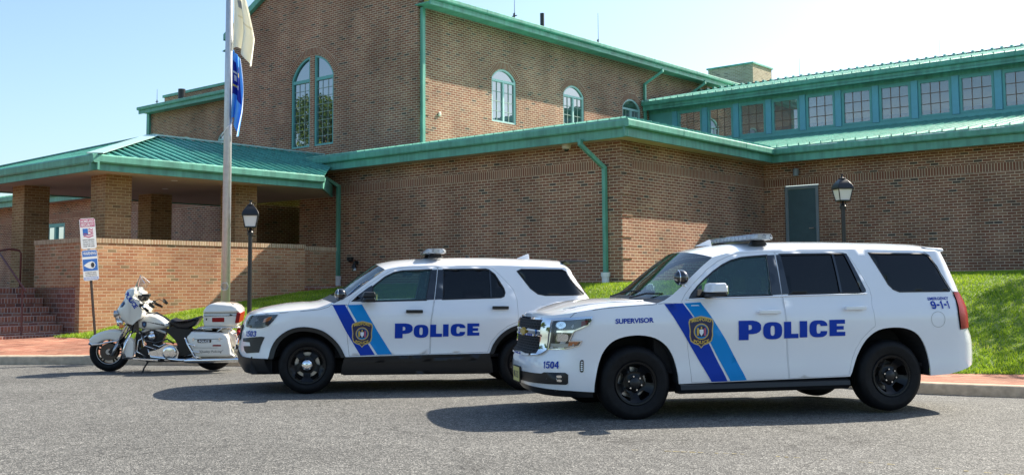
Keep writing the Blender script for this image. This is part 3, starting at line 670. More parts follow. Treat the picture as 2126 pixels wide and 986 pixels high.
# --- tall block
bu, bv = -7.88, 1.48; cu = -12.4; gs = .5
bA, bB = PA(bv), PB(bu)
gz = lambda u: 9.95 + gs * (4.52 - abs(u - cu))
arcL = arch_poly(-13.54, -11.52, 5.74, 7.98, 8.62)
winL = rect(-13.54, -12.64, 5.74, 7.9); c0 = -12.53
# the pair of tall windows share one arch
def half_arch(a0, a1):
    arc, b = arch_poly(-13.54, -11.52, 5.74, 7.93, 8.60, n=40); pts = sorted(arc)
    c, hw, rise = -12.53, 1.01, .67; r = (hw * hw + rise * rise) / (2 * rise); cz = 8.60 - r
    e = lambda x: (x, cz + math.sqrt(r * r - (x - c) ** 2))
    pts = [e(a0)] + [p for p in pts if a0 + .01 < p[0] < a1 - .01] + [e(a1)]
    return [(a1, 5.74), (a0, 5.74)][::-1], pts
def tall_window(a0, a1, flip):
    base, arc = half_arch(a0, a1); out = [(a0, 5.74), (a1, 5.74)] + arc[::-1]
    w = empty('window'); w.parent = ST; inn = inset(out, .06)
    mb = MB(); mb.prism(out, bA, -.10, -.02, holes=[inn]); slab(mb, bA, a0 + .05, a1 - .05, 7.79, 7.89, -.09, -.03); mb.build('frame', 'teal', w)
    g = MB(); vs, ts = fill(inn); g.add([bA(a, z, -.08) for a, z in vs], ts); g.build('pane', 'pane', w, fix=False)
    mu = MB()
    for i in (1, 2): x = a0 + .06 + (a1 - a0 - .12) * i / 3; slab(mu, bA, x - .006, x + .006, 5.8, 7.79, -.070, -.062)
    for j in range(1, 8): z = 5.80 + (7.79 - 5.80) * j / 8; slab(mu, bA, a0 + .06, a1 - .06, z - .006, z + .006, -.0705, -.0615)
    mu.build('muntins', 'muntin', w)
    return out
hL = tall_window(-13.54, -12.64, 0); hR = tall_window(-12.42, -11.52, 1)
wall('tall_front_wall', bA, [(-16.92, 5.0), (bu, 5.0), (bu, gz(bu)), (cu, gz(cu)), (-16.92, gz(-16.92))], [hL, hR], depth=.14)
piece('mullion_pier', bA, -12.64, -12.42, 5.74, 8.45, -.08, -.012, 'brick')
brick_arch(bA, -13.62, -11.44, 7.93, 8.66, th=.2)
bw = [(4.67, 5.83, 6.42), (8.29, 9.45, 6.42), (11.79, 12.95, 6.42)]
outs = []
for a0, a1, z0 in bw:
    o, _ = arch_window(bB, a0, a1, z0, 7.78, 8.10, muntins=(2, 4), head=7.72); outs.append(o)
    brick_arch(bB, a0 - .02, a1 + .02, 7.78, 8.12)
wall('tall_side_wall', bB, rect(bv, 24, 5.0, 9.45), outs)
quoin('corner_quoin', bB, bv + .0, bv + .45, 5.2, 9.3, .018)
piece('soldier_course', bA, -9.1, bu - .02, 6.0, 6.07, -.01, .004, 'brick')
# eave and soffit of the tall block (right side), rakes of the gable
eave(bB, bv - .12, 24, 9.28, 9.56, .68)
mb = MB(); mb.prism([(bu - .02, bv - .1), (bu + .64, bv - .1), (bu + .64, 24), (bu - .02, 24)], lambda a, b, d: (a, b, d), 9.36, 9.39); mb.build('soffit', 'green', ST)
mb = MB()
for s in (-1, 1):
    e = cu + s * 4.64; za, zb = gz(cu) + .02, 9.95 + gs * (4.52 - 4.64) + .02
    mb.loft([[(x, bv - .16, z - .22), (x, bv - .02, z - .22), (x, bv - .02, z), (x, bv - .16, z)] for x, z in ((cu, za + .06), (e, zb + .06))])
mb.build('rake_board', 'green', ST)
for s in (-1, 1):
    e = cu + s * 5.2
    seamed('roof', [(cu, bv + .2, 10.58), (e, bv + .2, 9.54), (e, 24, 9.54), (cu, 24, 10.58)], (-s, 0, .2), .4)
mb = MB(); mb.prism([(-16.9, 9.0), (bu - .02, 9.0), (bu - .02, gz(bu) - .01), (cu, gz(cu) - .01), (-16.9, gz(-16.9) - .01)], lambda a, b, d: (a, d, b), bv + .01, bv + .28); mb.build('gable_parapet_back', 'brick', ST, uv=True)
# --- back wing beyond the flagpole
kA = PA(6.5)
o1, _ = arch_window(kA, -27.93, -26.62, 6.3, 7.62, 7.98, muntins=(2, 3)); o2, _ = arch_window(kA, -24.83, -23.62, 6.3, 7.62, 7.98, muntins=(2, 3))
brick_arch(kA, -27.95, -26.6, 7.62, 8.0); brick_arch(kA, -24.85, -23.6, 7.62, 8.0)
wall('back_wing_wall', kA, rect(-30.0, -16.9, 4.5, 9.45), [o1, o2]); wall('back_wing_end', PB(-30.0), rect(6.5, 16, 4.5, 9.45))
eave(kA, -30.15, -16.9, 9.22, 9.52, .6); mb = MB(); mb.prism([(-30.1, 5.96), (-16.9, 5.96), (-16.9, 6.52), (-30.1, 6.52)], lambda a, b, d: (a, b, d), 9.27, 9.30); mb.build('soffit', 'green', ST)
seamed('roof', [(-30.12, 5.9, 9.5), (-16.9, 5.9, 9.5), (-16.9, 7.9, 9.86), (-30.12, 7.9, 9.86)], (0, 1, .18), .4)
piece('parapet', PA(7.9), -31.2, -16.9, 9.5, 10.35, -.3, 0, 'brick'); piece('parapet_cap', PA(7.9), -31.3, -16.9, 10.35, 10.47, -.34, .05, 'green')
# --- clerestory
cA = PA(13.5); x0 = -6.86; pitch = 1.232; zs0, zt0 = 6.50, 7.62; hol = []
for i in range(16):
    a0 = x0 + .23 + i * pitch; a1 = a0 + .98
    hol.append(rect(a0, a1, zs0, zt0))
mb = MB(); mb.prism(rect(-7.86, 14, 6.15, 7.92), cA, -.10, 0, holes=hol); mb.build('clerestory_wall', 'teal', ST)
for i, h in enumerate(hol):
    a0, a1 = h[0][0], h[1][0]
    w = empty('clerestory_window'); w.parent = ST
    mb = MB(); mb.prism(h, cA, -.07, .012, holes=[inset(h, .065)]); mb.build('frame', 'teal', w)
    g = MB(); slab(g, cA, a0 + .06, a1 - .06, zs0 + .06, zt0 - .06, -.045, -.04); g.build('pane', 'clear', w)
    mu = MB()
    for k in (1, 2): x = a0 + .065 + .85 * k / 3; slab(mu, cA, x - .010, x + .010, zs0 + .06, zt0 - .06, -.038, -.026)
    for k in (1, 2): z = zs0 + .065 + (zt0 - zs0 - .13) * k / 3; slab(mu, cA, a0 + .06, a1 - .06, z - .010, z + .010, -.0385, -.0255)
    mu.build('muntins', simple('oak_muntin', (0.22, 0.13, 0.09), .6) if i == 0 else bpy.data.materials['oak_muntin'], w)
M['postblue'] = simple('blue_green_post', (0.14, 0.42, 0.50), 0.4, var=.05)
for i in range(17):
    a = x0 + i * pitch + .01
    piece('post', cA, a, a + .2, zs0 - .02, zt0 + .04, .0, .05, 'postblue')
piece('sill', cA, -7.86, 14, 6.22, 6.46, .0, .07, 'teal'); piece('head_trim', cA, -7.86, 14, 7.66, 7.80, .0, .03, 'green')
eave(PA(13.5), -7.84, 14, 7.74, 8.06, .5)
mb = MB()
for i in range(71): mb.box(-7.82 + i * .305, -7.74 + i * .305, 17.1, 17.34, 9.0, 9.12)
mb.build('ridge_battens', 'roof', ST)
mb = MB(); mb.box(-7.84, 14, 17.345, 17.40, 8.98, 9.125); mb.build('ridge_shadow_strip', 'black', ST)  # black strip standing in for the shadow between the ribs at the ridge
mb = MB(); mb.prism([(-6.9, 13.05), (14, 13.05), (14, 13.52), (-6.9, 13.52)], lambda a, b, d: (a, b, d), 7.80, 7.83); mb.build('soffit', 'green', ST)
seamed('roof', [(-7.84, 12.96, 8.06), (14, 12.96, 8.06), (14, 17.3, 9.02), (-7.84, 17.3, 9.02)], (0, 1, .221), .305, h=.06, w=.03)
seamed('roof', [(-7.9, 17.32, 9.02), (14, 17.32, 9.02), (14, 21.6, 8.06), (-7.9, 21.6, 8.06)], (0, -1, .22), .4)
mb = MB(); mb.prism(rect(-7.86, 14, 5.5, 7.92), PA(21), -.1, 0, holes=[rect(-7.2 + i * 2.1, -7.2 + i * 2.1 + 1.25, 6.3, 7.45) for i in range(10)]); mb.build('clerestory_back_wall', 'room', ST)
mu = MB()
for i in range(10):
    for k in (1, 2): x = -7.2 + i * 2.1 + 1.25 * k / 3; slab(mu, PA(21), x - .015, x + .015, 6.3, 7.45, -.06, -.04)
    slab(mu, PA(21), -7.2 + i * 2.1, -7.2 + i * 2.1 + 1.25, 6.85, 6.88, -.061, -.039)
mu.build('back_muntins', 'room', ST)
mb = MB(); mb.box(-7.86, 14, 13.62, 20.9, 5.6, 5.65); mb.box(13.9, 14, 13.6, 21, 5.5, 8); mb.box(-7.86, 14, 13.62, 20.9, 7.86, 7.9); mb.build('clerestory_room', 'room', ST)
# --- chimney stack
ch = empty('chimney'); ch.parent = ST
mb = MB(); mb.box(-10.14, -7.95, 22.0, 23.8, 8.5, 10.93); mb.build('stack', 'chimney', ch, uv=True)
mb = MB(); mb.box(-10.2, -7.9, 21.94, 23.86, 10.93, 11.0); mb.build('cap', 'green', ch)
# --- entrance canopy
cu0, cv0 = -7.82, -8.19; zb, zt = 3.90, 4.235; cl = -14.70; cend = -2.0
def ceave(P, a0, a1):
    f = MB(); slab(f, P, a0, a1, zb, zb + .17, -.07, -.02); f.build('canopy_fascia', 'green', ST, bevel=.004)
    g = MB(); pr = [(-.02, zb + .15), (.05, zb + .15), (.075, zb + .18), (.08, zt - .03), (.05, zt), (-.02, zt)]; g.loft([[P(a, z, o) for o, z in pr] for a in (a0, a1)]); g.build('canopy_gutter', 'green', ST, autos=30)
ceave(PB(cu0), cv0 - .08, cend); ceave(lambda a, z, o=0.0: (cl - o, a, z), cv0 - .08, -.1); ceave(PA(cv0), cl, cu0 + .08)
mb = MB(); mb.prism([(cl, cv0 + .04), (cu0 - .04, cv0 + .04), (cu0 - .04, cend), (cu0 - 1.92, -.1), (cu0 - 1.92, -.01), (cl, -.01)], lambda a, b, d: (a, b, d), 3.93, 3.97); mb.build('canopy_soffit', 'soffit', ST)
mb = MB(); mb.bar((cu0 + .01, cend - .04, zb + .17), (cu0 - 1.9, -.1, zb + .17), .06, .33); mb.build('canopy_fascia', 'green', ST)
cd, ch_ = 3.44, 1.08; zr = zt - .02; cm = (cu0 + cl) / 2; sp = ch_ / cd; hz = lambda u: zr + sp * (cu0 - u)
seamed('canopy_roof', [(cu0, cv0, zr), (cu0, cend, zr), (-9.2, -.60, hz(-9.2)), (-10.1, -.60, hz(-10.1)), (cm, .9, zr + ch_), (cm, cv0 + cd, zr + ch_)], (-1, 0, sp), .29, h=.045, w=.02, m='roofc')
seamed('canopy_roof', [(cu0, cv0, zr), (cm, cv0 + cd, zr + ch_), (cl, cv0, zr)], (0, 1, sp), .305, h=.03, w=.02, m='roofc')
seamed('canopy_roof', [(cl, cv0, zr), (cm, cv0 + cd, zr + ch_), (cm, -.64, zr + ch_), (cl, -.64, zr)], (1, 0, sp), .305, m='roofc')
mb = MB(); p, q = Vector((cu0 + .02, cv0 - .02, zr + .035)), Vector((cm, cv0 + cd, zr + ch_ + .035)); mb.bar(p, q, .34, .02, up=(.2, -.2, 1)); mb.build('hip_cap', 'roofw', ST)
mb = MB(); p = Vector((cl - .02, cv0 - .02, zr + .045)); mb.bar(p, q, .16, .03, up=(-.2, -.2, 1)); mb.build('hip_cap', 'roofc', ST)
mb = MB(); mb.bar((cm, cv0 + cd - .05, zr + ch_ + .04), (cm, .9, zr + ch_ + .04), .12, .04); mb.build('ridge_cap', 'roofw', ST)
for a, b in ((-9.25, -7.49), (-13.05, -7.49), (-9.25, -4.07), (-13.05, -4.07)):
    z0 = 1.2
    mb = MB(); mb.box(a, a + .63, b, b + .63, z0, 3.93); mb.build('canopy_column', 'brick_col', ST, uv=True)
for a, b in ((-11.0, -6.4), (-8.9, -5.6), (-9.6, -3.4), (-10.9, -4.6)):
    mb = MB(); mb.cyl((a, b, 3.92), (a, b, 3.945), .075, n=20); mb.build('recessed_light', 'white', ST)
# porch floor
mb = MB(); mb.prism([(-9.80, -8.43), (-8.05, -8.43), (-8.05, -.01), (-40, -.01), (-40, -14), (-9.80, -14)], lambda a, b, d: (a, b, d), .3, 1.43); mb.build('porch_floor', 'step_flat', ST, uv=True)
# downspouts
gP = lambda a, v, z: (a, v, z)
downspout([(-.66, -.62, 4.62), (-.66, -.62, 4.52), (-.40, -.075, 4.02), (-.40, -.075, 1.62)])
downspout([(-9.68, -.62, 4.62), (-9.68, -.62, 4.55), (-9.45, -.075, 4.2), (-9.45, -.075, 1.68)])
downspout([(bu + .08, bv + .12, 9.3), (bu + .08, bv + .12, 5.45)], .12, .10)
downspout([(bu + .62, 13.5, 9.3), (bu + .62, 13.5, 9.2), (bu + .08, 13.15, 8.75), (bu + .08, 13.15, 6.3)])
downspout([(bu + .62, 16.6, 9.3), (bu + .62, 16.6, 9.2), (bu + .08, 16.25, 8.75), (bu + .08, 16.25, 7.5)])
piece('downspout_cap', PA(6.5), -30.22, -30.00, 5.0, 9.3, .0, .1, 'green')
# drain pipes of white plastic at the downspout feet
mb = MB(); mb.cyl((-.40, -.085, 1.30), (-.40, -.085, 1.66), .085, n=20); mb.cyl((-.40, -.085, 1.58), (-.40, -.085, 1.68), .105, n=20); mb.cyl((-.40, -.085, 1.38), (-.40, -.085, 1.44), .1, n=20); mb.build('drain_pipe', 'pvc', ST, autos=30)
mb = MB(); mb.cyl((-9.45, -.085, 1.2), (-9.45, -.085, 1.66), .085, n=20); mb.cyl((-9.45, -.085, 1.60), (-9.45, -.085, 1.70), .1, n=20); mb.cyl((-9.45, -.10, 1.34), (-9.80, -.25, 1.62), .075, n=20); mb.cyl((-9.72, -.22, 1.56), (-9.82, -.26, 1.64), .095, n=20); mb.build('drain_pipe', 'pvc', ST, autos=30)
# roof vents
mb = MB(); mb.cyl((-9.5, 9.25, 9.9), (-9.5, 9.25, 10.93), .075); mb.build('vent_pipe', 'black', ST)
mb = MB(); mb.cyl((-28.2, 6.9, 9.4), (-28.2, 6.9, 10.25), .16); mb.build('vent_pipe', 'black', ST)
mb = MB(); mb.lathe([(.06, 0), (.065, .02), (.04, .04), (0, .04)], (bu + .01, 2.35, 6.35), axis='x'); mb.build('wall_outlet', 'cream', ST)
# ------------------------------------------------------------------ garden wall, steps, rail
GW = empty('garden_wall', O0, (0, 0, YB)); tag(GW, 'low red brick wall with an upright brick cap beside the entrance steps', 'wall')
def gpiece(name, box, m, root): mb = MB(); mb.box(*box); return mb.build(name, m, root, uv=True)
gpiece('wall_run', (-8.10, -7.87, -8.43, -2.52, -.1, 2.36), 'brick_wall', GW)
gpiece('wall_return', (-9.87, -8.102, -8.43, -8.20, -.1, 2.36), 'brick_wall', GW)
gpiece('set_back_run', (-8.32, -8.12, -2.518, -1.30, .8, 2.33), 'brick_wall', GW)
def cap(box, root):
    o = gpiece('wall_cap', box, 'wall_cap', root)
    for d in o.data.uv_layers[0].data:
        pass
    return o
for bx in ((-8.115, -7.855, -8.445, -2.505, 2.362, 2.462), (-9.89, -8.117, -8.445, -8.185, 2.362, 2.462), (-8.335, -8.12, -2.503, -1.28, 2.332, 2.43)):
    o = cap(bx, GW); z0 = bx[4]
    me = o.data
    for p in me.polygons:
        if abs(p.normal.z) < .5:
            for li in p.loop_indices: me.uv_layers[0].data[li].uv[1] += -z0 + .05
        elif abs(bx[1] - bx[0]) < abs(bx[3] - bx[2]):
            for li in p.loop_indices:
                q = me.uv_layers[0].data[li].uv; q[0], q[1] = q[1], q[0] - bx[0]
        else:
            for li in p.loop_indices: me.uv_layers[0].data[li].uv[1] -= bx[2]
SP = empty('entrance_steps', O0, (0, 0, YB)); tag(SP, 'flight of six weathered red brick steps leading up to the porch', 'steps')
us = [-8.26, -8.50, -8.79, -9.10, -9.40, -9.79]; zs = [.46, .65, .84, 1.02, 1.21, 1.425]
for i in range(6):
    z1 = zs[i]; z0 = (zs[i - 1] - .02) if i else .0
    u1 = us[i + 1] - .1 if i < 5 else -10.2
    mb = MB(); mb.box(u1, us[i], -14, -8.445, z1 - .115, z1); o = mb.build('nosing', 'step_brick', SP, uv=True)
    for p in o.data.polygons:
        for li in p.loop_indices:
            q = o.data.uv_layers[0].data[li].uv
            if abs(p.normal.z) < .5: q[1] -= z1 - .115
    mb = MB(); mb.box(u1 - .1, us[i] - .004, -14, -8.445, z0 - .1, z1 - .117); mb.build('riser', 'step_flat', SP, uv=True)
RL = empty('handrail', O0, (0, 0, YB)); tag(RL, 'dark red metal handrail at the top of the brick steps', 'handrail')
mb = MB(); mb.tube([(-9.95, -8.70, 1.42), (-9.95, -8.70, 2.18), (-9.95, -8.74, 2.24), (-9.95, -8.95, 2.27), (-9.6, -9.35, 2.2), (-8.2, -9.4, 1.35)], .022, 10); mb.build('rail', 'rust', RL, smooth=True)
mb = MB(); mb.cyl((-8.35, -9.4, .42), (-8.35, -9.4, 1.43), .02); mb.cyl((-9.95, -8.70, 1.42), (-9.95, -8.70, 1.46), .04); mb.build('rail_post', 'rust', RL)
# ------------------------------------------------------------------ lamp posts
def lamp(x, y, z0, h, label, rot):
    L = empty('lamp_post', (x, y, z0), (0, 0, rot)); KS = .86; tag(L, label, 'lamp post', 'black post lamps on the lawn')
    ht = h - .62
    mb = MB(); mb.cyl((0, 0, -.2), (0, 0, ht), .045, .038, n=20); mb.lathe([(.055, ht - .06), (.06, ht), (.03, ht + .04), (.022, ht + .09)], axis='z', n=20); mb.build('post', 'black', L, autos=35)
    mb = MB(); mb.cyl((.035, 0, ht - .75), (-.13, 0, ht - .75), .008); mb.build('ladder_bar', 'black', L)
    zl = ht + .10; k = .115; t = .165
    mb = MB(); mb.box(-.125, .125, -.125, .125, zl, zl + .025)
    c0 = [(-k, -k), (k, -k), (k, k), (-k, k)]; c1 = [(-t, -t), (t, -t), (t, t), (-t, t)]
    for a, b in zip(c0, c1): mb.bar((a[0], a[1], zl + .02), (b[0], b[1], zl + .27), .018, .018)
    for i in range(4): mb.bar((*c1[i], zl + .272), (*c1[(i + 1) % 4], zl + .272), .035, .03)
    for s in (-.06, .06): mb.cyl((s, 0, zl - .08), (s, 0, zl + .01), .01)
    mb.build('lantern_frame', 'black', L, bevel=.003)
    g = MB(); q = .93
    g.loft([[(a * q, b * q, zl + .025) for a, b in c0], [(a * q, b * q, zl + .262) for a, b in c1]]); g.build('glass', 'frost', L)
    r = MB(); prof = [(t + .02, zl + .285), (t - .005, zl + .36), (t - .06, zl + .44), (.06, zl + .49)]
    r.loft([[(-a, -a, z), (a, -a, z), (a, a, z), (-a, a, z)] for a, z in prof])
    r.lathe([(.075, zl + .49), (.085, zl + .505), (.03, zl + .52), (.014, zl + .56), (.022, zl + .575), (0, zl + .585)], axis='z', n=20); r.bar((-.04, 0, zl + .59), (.04, 0, zl + .59), .015, .02)
    r.build('lantern_roof', 'black', L, bevel=.006)
    for o in list(L.children):                              # the lantern is drawn large, bring it to size about its foot
        if o.name.split('.')[0] in ('lantern_frame', 'glass', 'lantern_roof'):
            for v_ in o.data.vertices: v_.co = Vector((v_.co.x * KS, v_.co.y * KS, zl - .08 + (v_.co.z - zl + .08) * KS))
lamp(-4.93, 20.0, gh(-4.93, 20.0), 3.05 - gh(-4.93, 20.0), 'black post lamp with frosted lantern between the flagpole and the parked patrol cars', R(12))
lamp(6.24, 20.0, gh(6.24, 20.0), 3.47 - gh(6.24, 20.0), 'black post lamp with frosted lantern to the right of the side door', R(8))
# ------------------------------------------------------------------ flagpole and flags
fx, fy = -5.38, 20.0; fz = gh(fx, fy)
FP = empty('flagpole', (fx, fy, fz)); tag(FP, 'tall brushed metal flagpole standing in the grass', 'flagpole')
mb = MB(); mb.cyl((0, 0, -.3), (0, 0, 9.5), .088, .055, n=28, caps=True); mb.build('pole', 'steel', FP, smooth=True)
mb = MB(); mb.sphere((0, 0, 9.58), .1); mb.build('ball_finial', 'gold', FP, smooth=True)
mb = MB(); mb.tube([(-.085, -.05, 0.55 + 3.2), (-.10, -.06, 0.5 + 3.3), (.02, -.10, .5 + 3.45), (.09, -.04, 4.05), (.07, -.03, 6.5), (.065, 0, 9.3)], .007, 6); mb.build('halyard', 'white', FP)
mb = MB(); mb.lathe([(.062, .0), (.072, .0), (.072, .02), (.062, .02)], (-.0, -.085, 1.42 - fz + .0), axis='y', close=True); mb.build('pole_cover_ring', 'alu', FP)
def flag(name, label, top, bot, w, bands, mt):
    """a limp flag hanging in folds; bands: (v0, v1, u0, u1, material index)"""
    F = empty(name, (fx, fy, 0)); tag(F, label, 'flag')
    nu, nv = 44, 34; mb = MB(); vs = []
    for j in range(nv + 1):
        v = j / nv; z = top + (bot - top) * v
        for i in range(nu + 1):
            u = i / nu; ww = w(v); fold = .045 * (0.4 + v) * math.sin(u * 15 + v * 2.2) * min(1, u * 5)
            x = .075 + ww * (u + .07 * math.sin(u * 13 + v * 4)); y = -.03 + fold * 1.5; zz = z - .18 * u * (1 - v) - .22 * u * u * v + .10 * math.sin(u * 5.5) * v
            vs.append((x, y, zz))
    fs = []; 
    for j in range(nv):
        for i in range(nu):
            u, v = (i + .5) / nu, (j + .5) / nv; k = 0
            for v0, v1, u0, u1, mi in bands:
                if v0 <= v <= v1 and u0 <= u <= u1: k = mi
            mb.m.append(k); fs.append((j * (nu + 1) + i, j * (nu + 1) + i + 1, (j + 1) * (nu + 1) + i + 1, (j + 1) * (nu + 1) + i))
    mb.v = vs; mb.f = fs; o = mb.build('cloth', mt, F, smooth=True, fix=False)
    s = o.modifiers.new('thickness', 'SOLIDIFY'); s.thickness = .004
    return F
def cloth(nm, col):
    m, n, l, b = mat(nm); b.inputs['Base Color'].default_value = (*col, 1); b.inputs['Roughness'].default_value = .7
    t = n.new('ShaderNodeBsdfTranslucent'); t.inputs[0].default_value = (*col, 1); mx = n.new('ShaderNodeMixShader'); mx.inputs[0].default_value = .45
    l.new(b.outputs[0], mx.inputs[1]); l.new(t.outputs[0], mx.inputs[2]); l.new(mx.outputs[0], n['Material Output'].inputs[0]); return m
fm = [cloth('cream_flag_cloth', (0.93, 0.91, 0.82)), cloth('cream_fold_shade', (0.80, 0.76, 0.62)), cloth('flag_emblem_grey', (0.40, 0.42, 0.46))]  # second cream is fold shade put into the cloth colour
flag('state_flag', 'limp cream flag hanging above the blue flag on the pole', 7.35, 5.86, lambda v: .16 + .26 * min(1, v * 1.5) - .10 * max(0, v - .7), [(.52, .55, .3, .9, 1), (.28, .42, .35, .55, 2)], fm)
gm = [cloth('light_blue_flag', (0.16, 0.50, 0.90)), cloth('dark_blue_flag', (0.01, 0.03, 0.42)), cloth('flag_yellow', (0.75, 0.62, 0.20)), cloth('flag_white', (0.75, 0.8, 0.9))]
flag('police_flag', 'limp light and dark blue flag hanging below the cream flag', 5.92, 4.52, lambda v: .11 + .10 * math.sin(PI * min(1, v * .75 + .12)) * (1 if v < .7 else 1 - (v - .7) * 1.3), [(.14, .66, .02, .40, 1), (.16, .62, .55, .80, 1), (.30, .33, .1, .4, 3), (.24, .30, .5, .75, 2), (.50, .54, .05, .38, 2), (.42, .48, .55, .7, 3), (.36, .44, .3, .38, 3), (0, 1, .93, 1, 3)], gm)
# ------------------------------------------------------------------ leaning sign post
SG = empty('warning_sign', (-8.19, 21.0, gh(-8.19, 21.0) + .0), (0, R(-5.5), R(42))); tag(SG, 'two stacked narrow notice plates on a leaning dark post beside the brick wall', 'sign')
mb = MB(); mb.box(-.022, .022, -.015, .015, -.2, 2.36); mb.build('post', simple('rusty_dark_post', (.05, .035, .03), .7), SG, bevel=.004)
def plate_at(z0, z1, name, mats_, fills, texts):
    o_ = empty(name); o_.parent = SG
    mb = MB(); w = .152; r = .03
    sh = [(-w + r, z0), (w - r, z0), (w, z0 + r), (w, z1 - r), (w - r, z1), (-w + r, z1), (-w, z1 - r), (-w, z0 + r)]
    mb.prism(sh, lambda a, b, d: (a, -.02 - d, b), 0, .003); mb.build('plate', 'white', o_)
    for nm, poly, m in fills:
        mb = MB(); mb.prism(poly, lambda a, b, d: (a, -.0232 - d, b), 0, .0006); mb.build(nm, m, o_)
    for s, bx, m in texts:
        v, f = text2d(s, .02); x0, x1, a0, a1 = bx; mb = MB(); mb.add([(x0 + (x1 - x0) * p, -.0242, a0 + (a1 - a0) * q) for p, q in v], f); mb.build('lettering', m, o_, fix=False)
M['mag'] = simple('faded_red_ink', (0.50, 0.10, 0.20), .5); M['blue'] = simple('sign_blue', (0.03, 0.15, 0.50), .5); M['pblue'] = simple('pale_blue_ink', (0.30, 0.38, 0.65), .5); M['ink'] = simple('black_ink', (.03, .03, .04), .6)
B1 = 1.78; H = .60
fl = [('banner', rect(-.14, .14, B1 + H - .17, B1 + H - .012), 'mag'), ('flag_canton', rect(-.10, .0, B1 + .27, B1 + .40), 'blue')]
for k in range(4):
    fl.append(('flag_stripe', [(-.09 + .19 * t / 8 + (.1 if k < 2 else 0) * (1 - t / 8), B1 + .39 - k * .045 + .012 * math.sin(t * .9 + k * .3)) for t in range(9)] + [(-.09 + .19 * t / 8 + (.1 if k < 2 else 0) * (1 - t / 8), B1 + .365 - k * .045 + .012 * math.sin(t * .9 + k * .3)) for t in range(8, -1, -1)], 'mag'))
tx = [('HOMELAND', (-.125, .125, B1 + H - .088, B1 + H - .03), 'white'), ('SECURITY', (-.125, .125, B1 + H - .158, B1 + H - .10), 'white')]
tx += [(s, (-.11, .11, B1 + .165 - i * .042, B1 + .19 - i * .042), 'ink') for i, s in enumerate(('REPORT SUSPICIOUS', 'ACTIVITY TO LOCAL', 'POLICE OR CALL', 'THE TIP LINE'))]
plate_at(B1, B1 + H, 'upper_plate', None, fl, tx)
B2 = 1.16; eye = [(-.13, B2 + .30)] + [(-.13 + .13 * i / 8 + 0, B2 + .30 + .075 * math.sin(PI / 2 * i / 8)) for i in range(1, 9)] + [(.10 * math.sin(PI / 2 * i / 8), B2 + .30 + .075 * math.cos(PI * i / 8)) for i in range(1, 8)] + [(-.13 * (i / 8), B2 + .30 - .075 * math.cos(PI / 2 * i / 8)) for i in range(0, 8)]
eye = [(-.13, B2 + .30), (-.08, B2 + .335), (-.03, B2 + .36), (.03, B2 + .375), (.08, B2 + .35), (.10, B2 + .30), (.08, B2 + .25), (.03, B2 + .225), (-.03, B2 + .24), (-.08, B2 + .265)]
plate_at(B2, B2 + H, 'lower_plate', None, [('banner', rect(-.14, .14, B2 + H - .13, B2 + H - .012), 'blue'), ('panel', rect(-.14, .14, B2 + .19, B2 + .42), 'blue'), ('strip', rect(-.14, .14, B2 + .012, B2 + .07), 'pblue')],
         [('WARNING', (-.125, .125, B2 + H - .10, B2 + H - .035), 'white')] + [(s, (-.11, .11, B2 + .15 - i * .034, B2 + .17 - i * .034), 'ink') for i, s in enumerate(('WE IMMEDIATELY REPORT', 'ALL SUSPICIOUS PERSONS', 'TO OUR POLICE'))] + [('NEIGHBORHOOD', (-.12, .12, B2 + .022, B2 + .06), 'white')])
lp = [c for c in SG.children if c.name.startswith('lower_plate')][0]
mb = MB(); mb.prism(eye, lambda a, b, d: (a, -.0242 - d, b), 0, .0005); mb.build('eye', 'white', lp)
mb = MB(); mb.prism(sell(.045, B2 + .30, .035, .05, 20, 2), lambda a, b, d: (a, -.0252 - d, b), 0, .0005); mb.build('pupil', 'ink', lp)
# ------------------------------------------------------------------ small fittings on the building
def onb(u, v, z): p = W(u, v, z); return tuple(p)
SCm = empty('security_camera', onb(-1.32, -.26, 4.60), (0, 0, YB)); tag(SCm, 'small cream dome security camera under the eave', 'camera')
mb = MB(); mb.lathe([(.0, .03), (.105, .03), (.11, -.0), (.10, -.07), (.07, -.09), (0, -.09)], axis='z', n=24); mb.build('housing', 'cream', SCm, autos=40)
mb = MB(); mb.sphere((0, 0, -.09), .062); mb.build('dome', 'gloss', SCm, smooth=True)
FL = empty('floodlight', onb(-8.72, -.03, 2.05), (0, 0, YB)); tag(FL, 'black twin head floodlight on the brick wall above the patrol car hood', 'floodlight')
mb = MB(); mb.cyl((0, 0, 0), (0, -.06, 0), .06, n=18); mb.bar((0, -.06, 0), (-.08, -.12, .06), .03, .03); mb.build('bracket', 'black', FL)
mb = MB(); mb.lathe([(.03, -.02), (.09, .03), (.10, .12), (0, .12)], (-.10, -.16, .04), axis='z', n=20); mb.lathe([(.03, .02), (.06, -.02), (.07, -.12), (0, -.12)], (.02, -.12, -.03), axis='z', n=20); mb.build('lamp_head', 'black', FL, autos=40)
mb = MB(); mb.lathe([(.02, 0), (.045, -.03), (.045, -.09), (0, -.10)], (.05, -.12, -.12), axis='z', n=16); mb.build('sensor', 'alu', FL, autos=40)
WL = empty('wall_lamp', onb(1.0, 6.86, 4.36), (0, 0, YB)); tag(WL, 'small grey cylinder lamp on the wall above the side door', 'lamp')
mb = MB(); mb.cyl((0, -.10, -.11), (0, -.10, .09), .075, n=20); mb.box(-.05, .05, -.05, .03, -.04, .04); mb.build('housing', 'greyframe', WL, bevel=.004)
mb = MB(); mb.cyl((0, -.10, -.112), (0, -.10, -.108), .06, n=20); mb.build('lens', 'frost', WL)
